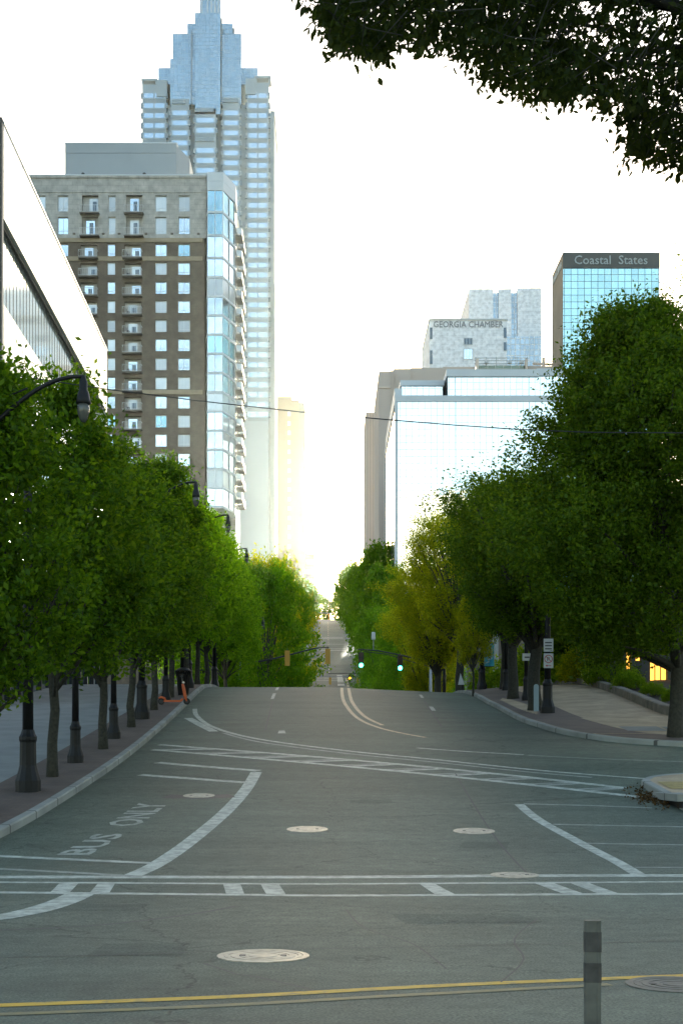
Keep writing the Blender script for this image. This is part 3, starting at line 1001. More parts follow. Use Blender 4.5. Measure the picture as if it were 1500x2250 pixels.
for i, x in enumerate((-26, -14, -4.5, 4.5, 16, 30)):
    place_tree('hill%d' % (i % 3), x, 765 + 8 * (i % 2), ['leftmost', 'second from left', 'middle left', 'middle right', 'second from right', 'rightmost'][i] + ' tree on the hill crest closing the street view',
               'trees on the hill crest', 'hill_tree', rz=i, s=(0.9, 0.9, 0.80))

# ---- overhanging tree: trunk stands right of the view, its boughs hang over the top right corner
def overhang():
    bx, by = 6.6, 10.4
    t = thing('overhanging_tree', 'dark leafy boughs overhanging the street from above, against the white sky', 'tree', (bx, by, surf(bx, by)))
    rng = np.random.default_rng(7)
    edge_px = [630, 688, 705, 745, 800, 860, 905, 960, 1000, 1060, 1130, 1180, 1260, 1330, 1370, 1420, 1500, 1800, 2400]
    edge_py = [-190, -25, 15, 88, 100, 110, 60, 98, 90, 135, 165, 195, 205, 190, 265, 310, 345, 420, 300]
    N = 12500
    Y = rng.uniform(8.7, 11.6, N)
    X = rng.uniform(-0.6, 7.0, N)
    px = VX + F * X / 10.0
    low = CH + (HY - np.interp(px, edge_px, edge_py)) / F * 10.0
    low = CH + (low - CH) * Y / 10.0
    Z = low + rng.random(N) ** 1.5 * 2.3
    cen = np.stack([X, Y, Z], axis=1)
    q = cen * 2.6
    nz = np.sin(1.7 * q[:, 0] + 1.1) + np.sin(1.9 * q[:, 2] + 0.4 * q[:, 0]) + 0.8 * np.sin(2.3 * q[:, 1] + q[:, 2]) + 0.7 * np.sin(4.1 * q[:, 0] - 3.3 * q[:, 2])
    keep = (nz > -1.15) & (Z < 9.6)
    cen = cen[keep]
    n = len(cen)
    d = nrm(np.array([-0.55, -0.1, -0.42]) + rng.normal(0, 0.5, (n, 3)))
    V, Q = leaf_cloud(rng, cen, d, rng.uniform(0.08, 0.20, n), 8, 0.062, rng.uniform(0.02, 0.055, n), droop=0.5, up=0.4, shape='leaf')
    Q = Q
    off = np.array([bx, by, surf(bx, by)])
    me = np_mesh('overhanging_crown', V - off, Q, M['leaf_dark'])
    link('crown', me, t)
    mb = MB()
    mb.tube([(bx, by, -0.2), (bx, by, 0.4), (bx - .05, by, 2.5), (bx - .1, by, 5), (bx - .4, by, 7.2), (bx - 1, by, 9)], [.42, .32, .28, .24, .16, .06], 10)
    for k in range(26):
        i = int(rng.integers(n)); c = cen[i]
        h = rng.uniform(4.5, 7.2)
        p0 = np.array([bx - .2, by, h]); p1 = (p0 + c) / 2 + np.array([0, 0, 0.8]); 
        mb.tube([tuple((1 - s) ** 2 * p0 + 2 * s * (1 - s) * p1 + s * s * c) for s in [j / 7 for j in range(8)]], [0.07 * (1 - .9 * j / 7) for j in range(8)], 5)
    for i in rng.permutation(n)[:3200]:
        c = cen[i]; e = c + d[i] * 0.16; b = c - d[i] * 0.22 + np.array([0.06, 0, 0.05])
        mb.tube([tuple(b), tuple(c), tuple(e)], [.0055, .0035, .0015], 3, caps=False)
    mb.build('trunk', M['bark_dark'], t, smooth=True)
overhang()

# ---- shrubs on the bank
def shrub_mesh(key, seed, R, H, n, nl, leaf, blade=False):
    rng = np.random.default_rng(seed)
    a = rng.random(n) * 6.283; rr = rng.random(n) ** 0.5 * R
    z = rng.random(n) ** 0.7 * H * np.clip(1.15 - (rr / R) ** 2 * 0.8, 0.1, 1)
    cen = np.stack([rr * np.cos(a), rr * np.sin(a), z], axis=1)
    d = nrm(np.stack([np.cos(a) * .5, np.sin(a) * .5, np.full(n, 0.9)], axis=1) + rng.normal(0, .35, (n, 3)))
    V, Q = leaf_cloud(rng, cen, d, rng.uniform(.2, .5, n), nl, leaf, rng.uniform(.08, .2, n), up=0.6)
    me = np_mesh(key + '_foliage', V, Q, M['grassy'])
    mb = MB()
    for k in range(7):
        c = cen[int(rng.integers(n))]
        mb.tube([(0, 0, -0.2), tuple(c * np.array([.5, .5, .6])), tuple(c)], [.03, .02, .008], 5)
    TREES[key] = (mb.mesh(key + '_stem', M['bark']), me)
shrub_mesh('shrub', 5, 1.7, 1.9, 260, 44, 0.14)
shrub_mesh('shrub2', 6, 1.6, 1.7, 260, 44, 0.12)
SH = [(12.95, 47.6, 0.28, 'shrub', 'dark leafy shrub behind the grey pillar'), (12.9, 50.6, 0.28, 'shrub', 'low shrub spilling over the low stone wall nearest the pillar'),
      (12.9, 54.0, 0.30, 'shrub2', 'rounded green shrub halfway along the low stone wall'), (12.8, 58.0, 0.40, 'shrub', 'taller green shrub at the wall beyond the rounded one'),
      (13.0, 62.5, 0.75, 'shrub2', 'feathery light green shrub near the top of the brick slope'), (12.9, 67.5, 0.85, 'shrub', 'yellowish shrub behind the top of the brick slope'),
      (14.2, 66.0, 0.95, 'shrub2', 'bright green shrub between the brick slope and the pavilion'), (14.4, 73.0, 1.3, 'shrub', 'large shrub up the bank left of the lit windows'),
      (13.0, 77.0, 1.5, 'shrub', 'bushy shrub up the bank under the spreading tree'), (11.2, 84.0, 1.5, 'shrub2', 'shrub behind the grey tree trunks on the right')]
for i, (x, y, s, k, lb) in enumerate(SH):
    b = thing('shrub', lb, 'shrub', (x, y, P(y) + 0.3), 'shrubs on the planted bank', i * 1.1)
    b.scale = (s, s, s * 0.95)
    link('stem', TREES[k][0], b)
    f = link('foliage', TREES[k][1], b)
    if 'yellowish' in lb:
        f.material_slots[0].link = 'OBJECT'; f.material_slots[0].material = M['leaf_gold']
# low wall at the edge of the bank
mb = MB()
wp = smooth_pts([(11.85, 46.3), (11.6, 47.5), (11.8, 52), (12.1, 58), (12.3, 64), (12.4, 72), (12.5, 90)], 1.0)
ring = []
for i, (x, y) in enumerate(wp):
    z = surf(x, y) + 0.1
    ring.append([(x, y, z), (x, y, z + 0.33), (x + .04, y, z + 0.36), (x + .32, y, z + 0.36), (x + .36, y, z + .3), (x + .36, y, z - .2)])
for rr in ring: mb.v += rr
for i in range(len(ring) - 1):
    for j in range(5):
        a = i * 6 + j
        mb.f.append((a, a + 6, a + 7, a + 1)); mb.m.append(0)
mb.f.append((0, 1, 2, 3, 4, 5)); mb.m.append(0)
M['stone'] = mat('weathered_stone', (0.20, 0.18, 0.145), 0.9, noise=0.35, scale=2.5, bump=0.6, bscale=14)
tag(mb.build('low_wall', M['stone']), 'low weathered stone wall edging the brick slope below the shrubs', 'wall')
# grey pillar
pl = thing('pillar', 'pale grey concrete pillar at the end of the low stone wall', 'pillar', (12.35, 46.0, P(46) + .1))
mb = MB(); z0 = P(46) + .1
mb.box(12.2, 12.62, 45.8, 46.2, z0 - .2, z0 + 2.6); mb.build('shaft', M['concrete'], pl)
mb = MB(); mb.box(12.15, 12.67, 45.75, 46.25, z0 + 2.6, z0 + 2.75); mb.build('cap', M['kerb'], pl)

# ------------------------------------------------------------------ street lamps
def lamp_big(flip):
    """teardrop street lamp; arm towards +x*flip"""
    t = thing('street_lamp', 'x', 'street lamp', (0, 0, 0))
    mb = MB()
    mb.lathe([(.265, -.15), (.265, .20), (.25, .24), (.20, .40), (.175, .50), (.168, .95), (.185, 1.0), (.185, 1.06), (.15, 1.12), (.125, 1.2)], 12)
    mb.build('base', M['black'], t, smooth=False)
    mb = MB()
    mb.lathe([(.115, 1.15), (.105, 3), (.085, 6.2), (.075, 7.2), (.03, 7.35)], 12); mb.build('pole', M['black'], t, smooth=True)
    mb = MB()
    pts = []
    for k in range(9):
        s = k / 8
        pts.append((flip * (0.05 + 1.75 * s), 0, 6.55 + 0.95 * math.sin(min(1, s * 1.05) * math.pi / 2) - 0.0 * s))
    mb.tube(pts, [.045 - .012 * k / 8 for k in range(9)], 8)
    mb.tube([(flip * .06, 0, 7.0), (flip * .5, 0, 7.18), (flip * .8, 0, 7.3)], .015, 6)
    mb.build('arm', M['black'], t, smooth=True)
    mb = MB()
    x = flip * 1.8
    mb.lathe([(.035, .06), (.05, 0), (.075, -.05), (.075, -.20), (.10, -.24), (.125, -.36), (.135, -.42), (.11, -.44)], 14, x, 0, 7.46)
    lum = mb.build('luminaire', M['black'], t, smooth=True)
    mb = MB()
    mb.lathe([(.105, 0), (.115, -.07), (.10, -.17), (.07, -.25), (.03, -.30)], 14, x, 0, 7.02)
    mb.build('globe', M['globe'], lum, smooth=True)
    return t
def lamp_small():
    t = thing('lamp_post', 'x', 'lamp post', (0, 0, 0))
    mb = MB()
    mb.lathe([(.20, -.15), (.20, .16), (.185, .2), (.145, .34), (.13, .42), (.125, .78), (.14, .82), (.14, .87), (.11, .92), (.09, 1.0)], 12)
    mb.build('base', M['black'], t)
    mb = MB(); mb.lathe([(.088, .95), (.075, 2.4), (.06, 3.6), (.085, 3.66), (.085, 3.74)], 12); mb.build('pole', M['black'], t, smooth=True)
    mb = MB(); mb.lathe([(.09, 3.74), (.16, 3.9), (.19, 4.1), (.17, 4.3), (.09, 4.42), (.05, 4.46)], 14); mb.build('globe', M['globe'], t, smooth=True)
    mb = MB(); mb.lathe([(.12, 4.40), (.09, 4.48), (.02, 4.62)], 12); mb.build('finial', M['black'], t, smooth=True)
    return t
BL, BR, SM = lamp_big(1), lamp_big(-1), lamp_small()
used = {}
def place(proto, x, y, label, group, rz=0.0):
    t = proto if proto.name not in used else dup(proto)
    used[proto.name] = 1
    t.location = (x, y, surf(x, y) + 0.15)
    t.rotation_euler.z = rz
    return tag(t, label, None, group)
GB = 'tall black teardrop street lamps'
GS = 'short black lamp posts'
for y, lb in [(24.4, 'black teardrop street lamp whose arm reaches in front of the white building'), (28.1001, 'thick black lamp post with the largest base, nearest the camera'),
              (45.4, 'thick black lamp post just in front of the orange scooter'), (62.2, 'teardrop lamp post on the bus lane pavement exactly at the crest'),
              (76.5, 'black teardrop lamp among the yellow leaves beyond the crest'), (96, 'teardrop street lamp farthest down the bus lane kerb')]:
    q = place(BL, -6.15 - (0.15 if y > 50 else 0), y, lb, GB, math.pi if 28 < y < 29 else 0.0)
    if y < 25: q.scale = (1.0, 1.0, 1.05)
for y, x, lb in [(48.6, 7.85, 'black lamp post carrying the two parking signs and a blue banner'), (70.5, 8.0, 'thick lamp post with a white plate, just behind the blue banner'),
                 (92, 7.9, 'teardrop lamp above the green signal nearer its mast pole')]:
    place(BR, x, y, lb, GB)
for y, x, lb in [(33.4, -6.15, 'slim black lamp post between the mossy trunk and the leaning trunk'), (39.2, -6.12, 'slim black lamp post between the leaning trunk and the pale thin trunk'),
                 (53.0, -6.25, 'slim black lamp post directly behind the orange scooter'), (58.6, -6.2, 'slim black lamp post behind the litter bin'),
                 (56.2, 8.2, 'slim lamp post with a small white plate next to the thick trunk'), (64.5, 8.45, 'slim lamp post between the grey trunks by the brick slope'),
                 (68.2, 7.75, 'slim lamp post that carries the lower blue banner')]:
    place(SM, x, y, lb, GS)

# ---- signs
M['signwhite'] = mat('white_sign_sheet', (0.62, 0.63, 0.60), 0.5, noise=0.06, scale=3)
M['red'] = mat('red_paint', (0.45, 0.02, 0.02), 0.5)
M['ink'] = mat('black_ink', (0.02, 0.02, 0.02), 0.6)
M['blue'] = mat('turquoise_banner', (0.05, 0.40, 0.52), 0.7, noise=0.25, scale=2.2)
M['bluepale'] = mat('pale_blue_print', (0.35, 0.62, 0.70), 0.7)
def plate_text(parent, body, size, x, y, z, m, name='lettering'):
    vs, fs = text_mb(body, size)
    xs_ = [v[0] for v in vs]
    mx = (min(xs_) + max(xs_)) / 2
    mb = MB()
    mb.v = [(x + v[0] - mx, y, z + v[1]) for v in vs]
    mb.f = [tuple(f) for f in fs]; mb.m = [0] * len(fs)
    return mb.build(name, m, parent)
def sign_plate(x, y, z, w, h, label, group=None):
    t = thing('parking_sign', label, 'sign', (x, y, z), group)
    mb = MB()
    mb.box(x - w / 2, x + w / 2, y - .012, y, z, z + h)
    mb.build('plate', M['signwhite'], t)
    mb = MB(); mb.box(x - .03, x + .03, y, y + .06, z + h * .2, z + h * .3); mb.box(x - .03, x + .03, y, y + .06, z + h * .7, z + h * .8)
    mb.build('bracket', M['dark'], t)
    return t
sx, sy, sz = 7.85, 48.42, P(48.5) + .0
g_ = 'parking signs on the lamp post'
t = sign_plate(sx, sy, 5.60, .34, .46, 'upper white sign plate with faint lines of text on the lamp post', g_)
for k in range(3):
    mb = MB(); mb.box(sx - .12, sx + .12, sy - .015, sy - .0125, 5.68 + .11 * k, 5.72 + .11 * k); mb.build('printed_line', M['dark'], t)
t = sign_plate(sx, sy, 5.02, .34, .52, 'no parking sign with a red ring below the upper plate', g_)
mb = MB()
for k in range(24):
    a, b = 2 * math.pi * k / 24, 2 * math.pi * (k + 1) / 24
    mb.quad(*[(sx + r_ * math.cos(q), sy - .014, 5.34 + r_ * math.sin(q)) for r_, q in ((.12, a), (.12, b), (.145, b), (.145, a))])
mb.quad((sx - .095, sy - .016, 5.415), (sx - .08, sy - .016, 5.43), (sx + .095, sy - .016, 5.265), (sx + .08, sy - .016, 5.25))
mb.build('red_ring', M['red'], t)
plate_text(t, 'P', .20, sx, sy - .0135, 5.27, M['ink'])
mb = MB(); mb.poly([(sx - .11, sy - .0135, 5.10), (sx - .04, sy - .0135, 5.06), (sx - .04, sy - .0135, 5.14)]); mb.box(sx - .04, sx + .1, sy - .0145, sy - .0125, 5.09, 5.11)
mb.build('arrow', M['red'], t)
x_, y_ = 8.2, 56.0
t = sign_plate(x_, y_, CH + (HY - 1452) * y_ / F, .38, .30, 'small white plate on the slim lamp post next to the thick trunk', 'white plates on lamp posts')
mb = MB(); mb.box(x_ - .1, x_ + .1, y_ - .015, y_ - .0125, CH + (HY - 1446) * y_ / F, CH + (HY - 1443) * y_ / F); mb.build('printed_line', M['dark'], t)
t = sign_plate(8.0, 70.3, CH + (HY - 1432) * 70 / F, .30, .22, 'small white plate on the lamp post beside the blue banner', 'white plates on lamp posts')
sp = thing('yield_sign', 'white triangular sign back low beside the small young tree', 'sign', (7.3, 73.5, surf(7.3, 73.5)))
mb = MB(); zt = CH + (HY - 1505) * 73.5 / F
mb.poly([(7.05, 73.45, zt), (7.40, 73.45, zt), (7.18, 73.45, zt + .62)]); mb.poly([(7.18, 73.47, zt + .62), (7.40, 73.47, zt), (7.05, 73.47, zt)])
mb.quad((7.05, 73.45, zt), (7.05, 73.47, zt), (7.40, 73.47, zt), (7.40, 73.45, zt)); mb.quad((7.40, 73.45, zt), (7.40, 73.47, zt), (7.18, 73.47, zt + .62), (7.18, 73.45, zt + .62)); mb.quad((7.18, 73.45, zt + .62), (7.18, 73.47, zt + .62), (7.05, 73.47, zt), (7.05, 73.45, zt))
mb.build('plate', M['signwhite'], sp)
mb = MB(); mb.tube([(7.22, 73.5, surf(7.3, 73.5) - .1), (7.22, 73.5, zt + .55)], .03, 6); mb.build('post', M['dark'], sp)
# marker post between the thick trunk and lamp post
mk = thing('marker_post', 'flat pale blue marker post standing behind the no parking lamp post', 'post', (7.6, 49.6, surf(7.6, 49.6) + .15))
mb = MB(); zb = surf(7.6, 49.6) + .15
pts = [(-.09, 0), (.09, 0), (.09, .9)] + [(.09 * math.cos(a), .9 + .09 * math.sin(a)) for a in [math.pi * k / 8 for k in range(1, 8)]] + [(-.09, .9)]
n_ = len(pts); mb.v = [(7.6 + a, 49.58, zb + b) for a, b in pts] + [(7.6 + a, 49.62, zb + b) for a, b in pts]
mb.f = [tuple(range(n_)), tuple(reversed(range(n_, 2 * n_)))] + [(i, n_ + i, n_ + (i + 1) % n_, (i + 1) % n_) for i in range(n_)]; mb.m = [0] * len(mb.f)
M['markerblue'] = mat('pale_blue_plastic', (0.32, 0.42, 0.45), 0.5)
mb.build('blade', M['markerblue'], mk)
# banners
def banner(x, y, z, w, h, px, label):
    t = thing('banner', label, 'banner', (x, y, z), 'blue pole banners')
    mb = MB()
    N = 8
    for i in range(N + 1):
        u = i / N
        mb.v += [(x + w * u, y + .03 * math.sin(u * 5), z), (x + w * u, y + .03 * math.sin(u * 5 + .5), z + h)]
    for i in range(N):
        a = 2 * i
        mb.f.append((a, a + 2, a + 3, a + 1)); mb.m.append(0)
    cl = mb.build('cloth', M['blue'], t)
    mb = MB()
    for k, (u0, u1, v0, v1) in enumerate(((.2, .8, .55, .8), (.35, .85, .25, .5), (.15, .5, .1, .22))):
        mb.quad((x + w * u0, y - .035, z + h * v0), (x + w * u1, y - .035, z + h * (v0 + .06)), (x + w * u1, y - .035, z + h * v1), (x + w * u0, y - .035, z + h * (v1 - .05)))
    mb.build('printed_shape', M['bluepale'], cl)
    for zz in (z - .02, z + h + .02):
        mb = MB(); mb.tube([(px, y, zz), (x + w, y, zz)], .018, 6); mb.build('bracket_arm', M['black'], t)
banner(7.84, 68.0, CH + (HY - 1464) * 68 / F, .48, 1.15, 7.75, 'turquoise banner low on a slim pole beside the grey trunks')
banner(8.05, 48.4, CH + (HY - 1322) * 48.4 / F, .72, 1.25, 7.85, 'turquoise banner half hidden by leaves above the parking signs')

# ---- traffic signals
M['sigyellow'] = mat('yellow_signal_housing', (0.55, 0.30, 0.03), 0.5)
M['sigdark'] = mat('dark_signal_face', (0.05, 0.035, 0.03), 0.6)
M['green_on'] = mat('lit_green_lens', (0.05, 0.6, 0.45), 0.4, emit=(0.04, 1.0, 0.62), estr=9.0)
M['green_core'] = mat('lit_green_centre', (0.5, 0.9, 0.8), 0.4, emit=(0.55, 1.0, 0.9), estr=16.0)
M['amber_on'] = mat('lit_amber_lens', (0.8, 0.4, 0.02), 0.4, emit=(1.0, 0.42, 0.01), estr=5.0)
M['lens_off'] = mat('unlit_lens', (0.08, 0.03, 0.02), 0.3)
def signal_head(parent, x, y, z, facing, lit=None, s=1.0):
    """three-light head, z = top; facing=-1 shows its lenses to the camera"""
    w, h, d = .36 * s, 1.10 * s, .22 * s
    mb = MB()
    mb.box(x - w / 2, x + w / 2, y - d / 2, y + d / 2, z - h, z)
    for k in range(1, 3): mb.box(x - w / 2 - .008, x + w / 2 + .008, y - d / 2 - .008, y + d / 2 + .008, z - h * k / 3 - .012, z - h * k / 3 + .012)
    for k in range(3):
        zc = z - h * (k + .5) / 3
        # visor
        yy0 = y + facing * d / 2
        pts = []
        for j in range(9):
            a = math.pi * (-.1 + 1.2 * j / 8)
            pts.append((.145 * s * math.cos(a), .145 * s * math.sin(a)))
        for (a, b), (c, e) in zip(pts[:-1], pts[1:]):
            mb.quad((x + a, yy0, zc + b), (x + c, yy0, zc + e), (x + c * .96, yy0 + facing * .22 * s, zc + e * .96 - .02), (x + a * .96, yy0 + facing * .22 * s, zc + b * .96 - .02))
    head = mb.build('signal_head', M['sigyellow'] if facing > 0 else M['sigdark'], parent)
    mb = MB(); mb.tube([(x, y, z), (x, y, z + .18)], .03, 6); mb.build('hanger', M['dark'], head)
    for k, nm in enumerate(('red', 'amber', 'green')):
        zc = z - h * (k + .5) / 3
        mb = MB()
        yy0 = y + facing * (d / 2 + .012)
        mb.poly([(x + .15 * s * math.cos(a), yy0, zc + .15 * s * math.sin(a)) for a in [2 * math.pi * j / 16 * -facing for j in range(16)]])
        m = M['lens_off']
        if lit == nm: m = M['green_on'] if nm == 'green' else M['amber_on']
        L_ = mb.build('lens', m, head)
        if lit == nm: L_['label'] = 'lit %s lens' % nm
    return head
SY = 97.0
# right mast, lit green
mr_ = thing('traffic_signal', 'traffic signal mast with two lit green lights', 'traffic signal', (7.35, SY, surf(7.35, SY)), 'traffic signals')
zb = surf(7.35, SY)
tip = at(786, 1427, SY); mid = at(880, 1440, SY); root_ = at(945, 1457, SY)
mb = MB(); mb.lathe([(.2, -.1), (.2, .3), (.13, .45), (.11, 3), (.09, root_[2] - zb + .6)], 12, 7.35, SY, zb); mb.build('pole', M['steel'], mr_, smooth=True)
mb = MB()
mb.tube([root_, at(915, 1447, SY), mid, at(830, 1430, SY), tip], [.075, .065, .055, .05, .04], 8)
lo = [at(945, 1466, SY), at(900, 1453, SY), at(850, 1438, SY), at(800, 1432, SY)]
mb.tube(lo, .03, 6)
mb.build('mast_arm', M['dark'], mr_, smooth=True)
for px, py in ((793, 1434), (878.5, 1440)):
    q = at(px, py, SY)
    signal_head(mr_, q[0], SY, q[2], -1, 'green')
q = at(820, 1428, SY)
sn = MB(); sn.tube([q, (q[0], q[1], q[2] + .75)], .03, 6); so = sn.build('sensor_post', M['steel'], mr_)
sn = MB(); sn.lathe([(.13, .72), (.15, .78), (.13, 1.22), (.10, 1.25)], 10, q[0], q[1], q[2]); sn.build('sensor_box', M['signwhite'], so, smooth=True)
# left mast, heads seen from behind
ml_ = thing('traffic_signal', 'traffic signal mast with two yellow heads seen from behind', 'traffic signal', (-6.3, SY + 2, surf(-6.3, SY + 2)), 'traffic signals')
zb = surf(-6.3, SY + 2); Y2 = SY + 2
mb = MB(); mb.lathe([(.2, -.1), (.2, .3), (.13, .45), (.11, 3), (.09, at(0, 1452, Y2)[2] - zb)], 12, -6.3, Y2, zb); mb.build('pole', M['steel'], ml_, smooth=True)
mb = MB(); mb.tube([(-6.3, Y2, at(0, 1462, Y2)[2]), at(604, 1447, Y2), at(640, 1438, Y2), at(690, 1425, Y2), at(723, 1422, Y2)], [.075, .065, .055, .05, .04], 8); mb.build('mast_arm', M['dark'], ml_, smooth=True)
for px, py in ((631, 1430), (720, 1426)):
    q = at(px, py, Y2)
    signal_head(ml_, q[0], Y2, q[2], +1)
# next junction up the hill
Y3 = 205.0
mf = thing('traffic_signal', 'small far traffic signal with one lit amber light above the crest', 'traffic signal', (6.6, Y3, surf(6.6, Y3)), 'traffic signals')
zb = P(Y3); za = at(0, 1482, Y3)[2]
mb = MB(); mb.lathe([(.2, -.1), (.14, .4), (.1, za - zb + .3)], 10, 6.6, Y3, zb); mb.build('pole', M['steel'], mf, smooth=True)
mb = MB(); mb.tube([(6.6, Y3, za), (3.3, Y3, za + .15), (0.2, Y3, za + .1)], .06, 6); mb.build('mast_arm', M['dark'], mf)
for px, lit in ((768, 'amber'),):
    signal_head(mf, at(px, 0, Y3)[0], Y3, za - .02, -1, lit)
mf2 = thing('traffic_signal', 'small far traffic signal with yellow heads seen from behind above the crest', 'traffic signal', (-6.4, Y3 + 12, surf(-6.4, Y3 + 12)), 'traffic signals')
Y4 = Y3 + 12; zb = P(Y4); za = at(0, 1489, Y4)[2]
mb = MB(); mb.lathe([(.2, -.1), (.14, .4), (.1, za - zb + .3)], 10, -6.4, Y4, zb); mb.build('pole', M['steel'], mf2, smooth=True)
mb = MB(); mb.tube([(-6.4, Y4, za), (0, Y4, za + .2), (5.1, Y4, za + .15)], .06, 6); mb.build('mast_arm', M['steel'], mf2)
for px in (725, 786): signal_head(mf2, at(px, 0, Y4)[0], Y4, za - .02, +1)
Y5 = 505.0
mf3 = thing('traffic_signal', 'tiny signal gantry near the top of the far hill', 'traffic signal', (7.0, Y5, surf(7, Y5)), 'traffic signals')
zb = P(Y5); za = at(0, 1348, Y5)[2]
mb = MB(); mb.lathe([(.25, -.1), (.16, .5), (.12, za - zb + .3)], 10, 7.0, Y5, zb); mb.build('pole', M['steel'], mf3)
mb = MB(); mb.tube([(7.0, Y5, za), (-5.0, Y5, za + .2)], .12, 6); mb.build('mast_arm', M['steel'], mf3)
for px in (700, 722): signal_head(mf3, at(px, 0, Y5)[0], Y5, za - .1, +1, s=2.0)

# ---- scooter
M['orange'] = mat('orange_plastic', (0.62, 0.12, 0.03), 0.45, noise=0.1)
M['rubber'] = mat('rubber', (0.015, 0.015, 0.015), 0.8)
def scooter():
    ox, oy = -5.72, 51.3
    oz = surf(ox, oy) + .15
    t = thing('electric_scooter', 'orange electric scooter parked across the brick pavement', 'scooter', (ox, oy, oz))
    def wheel(x):
        mb = MB(); segs = 20
        for rr, w in ((.125, .03),):
            prof = [(rr - .05, -w), (rr - .01, -w), (rr, -w * .5), (rr, w * .5), (rr - .01, w), (rr - .05, w)]
            n = len(mb.v)
            for i in range(segs):
                a = 2 * math.pi * i / segs
                for r_, y_ in prof: mb.v.append((ox + x + r_ * math.cos(a), oy + y_, oz + .125 + r_ * math.sin(a)))
            k = len(prof)
            for i in range(segs):
                i2 = (i + 1) % segs
                for j in range(k):
                    j2 = (j + 1) % k
                    mb.f.append((n + i * k + j, n + i * k + j2, n + i2 * k + j2, n + i2 * k + j)); mb.m.append(0)
        w_ = mb.build('wheel', M['rubber'], t, smooth=True)
        mb = MB(); mb.tube([(ox + x, oy - .035, oz + .125), (ox + x, oy + .035, oz + .125)], .078, 12); mb.build('hub', M['dark'], w_)
    wheel(-.50); wheel(.46)
    mb = MB()
    n = [(-.42, .13), (-.36, .10), (.20, .10), (.28, .13), (.34, .22), (.27, .24), (.22, .17), (-.36, .17)]
    mb.v = [(ox + a, oy - .08, oz + b) for a, b in n] + [(ox + a, oy + .08, oz + b) for a, b in n]
    k = len(n)
    mb.f = [tuple(range(k)), tuple(reversed(range(k, 2 * k)))] + [(i, k + i, k + (i + 1) % k, (i + 1) % k) for i in range(k)]; mb.m = [0] * len(mb.f)
    mb.build('deck', M['orange'], t)
    mb = MB(); mb.tube([(ox + .46, oy, oz + .13), (ox + .40, oy, oz + .30), (ox + .34, oy, oz + .62), (ox + .30, oy, oz + .78)], [.045, .06, .062, .045], 8); mb.build('steering_column', M['orange'], t, smooth=True)
    mb = MB(); mb.tube([(ox + .31, oy, oz + .74), (ox + .26, oy, oz + 1.06)], .03, 8); mb.tube([(ox + .26, oy - .22, oz + 1.08), (ox + .26, oy + .22, oz + 1.08)], .022, 8)
    mb.box(ox + .20, ox + .31, oy - .05, oy + .05, oz + 1.05, oz + 1.13); mb.build('handlebar', M['dark'], t)
    mb = MB(); mb.tube([(ox - .60, oy, oz + .24), (ox - .50, oy, oz + .285), (ox - .38, oy, oz + .24), (ox - .34, oy, oz + .17)], [.03, .05, .05, .04], 6); mb.build('mudguard', M['orange'], t, smooth=True)
    mb = MB(); mb.lathe([(.04, 0), (.05, .03), (.03, .07)], 8, ox + .33, oy - .02, oz + .80); mb.build('headlight', M['signwhite'], t)
scooter()
# ---- litter bin
bx_, by_ = -5.95, 56.6
bz_ = surf(bx_, by_) + .15
bn = thing('litter_bin', 'black slatted litter bin with a flared top behind the scooter', 'bin', (bx_, by_, bz_))
mb = MB()
for i in range(18):
    a = 2 * math.pi * i / 18
    mb.tube([(bx_ + .20 * math.cos(a), by_ + .20 * math.sin(a), bz_ + .03), (bx_ + .26 * math.cos(a), by_ + .26 * math.sin(a), bz_ + .75), (bx_ + .33 * math.cos(a), by_ + .33 * math.sin(a), bz_ + .98)], .022, 5)
mb.build('slats', M['black'], bn)
mb = MB(); mb.lathe([(.22, 0), (.22, .06), (.18, .07), (.23, .85), (.05, .9)], 16, bx_, by_, bz_); mb.build('liner', M['black'], bn)
mb = MB(); mb.lathe([(.33, .97), (.35, 1.0), (.30, 1.03), (.22, 1.10), (.10, 1.14)], 18, bx_, by_, bz_); mb.build('lid', M['black'], bn, smooth=True)
# ---- flexible post
fx, fy = at(1301, 0, 7.6)[0], 7.6
fz = surf(fx, fy)
fp = thing('flexible_post', 'worn white flexible lane post with two dark bands in the foreground', 'post', (fx, fy, fz))
M['postwhite'] = mat('dirty_white_plastic', (0.115, 0.112, 0.092), 0.6, noise=0.3, scale=9)
M['postband'] = mat('scuffed_grey_band', (0.060, 0.055, 0.048), 0.6, noise=0.4, scale=14)
def bar_section(w, d, z0, z1, cx, cyy, mb):
    pts = [(-w / 2, -d / 2 + .012), (-w / 2 + .01, -d / 2), (w / 2 - .028, -d / 2), (w / 2 - .018, -d / 2 - .006), (w / 2, -d / 2 - .002), (w / 2, d / 2), (-w / 2, d / 2)]
    mb.prism([(cx + a, cyy + b) for a, b in pts], z0, z1)
ztop = CH + (HY - 2023) * fy / F
mb = MB(); bar_section(.088, .042, fz + .03, ztop, fx, fy, mb); mb.build('post', M['postwhite'], fp)
for a, b in ((2048, 2092), (2116, 2159)):
    mb = MB(); bar_section(.092, .047, CH + (HY - b) * fy / F, CH + (HY - a) * fy / F, fx, fy, mb); mb.build('band', M['postband'], fp)
mb = MB(); mb.lathe([(.16, 0), (.15, .03), (.06, .05)], 16, fx, fy, fz); mb.build('base', M['rubber'], fp)
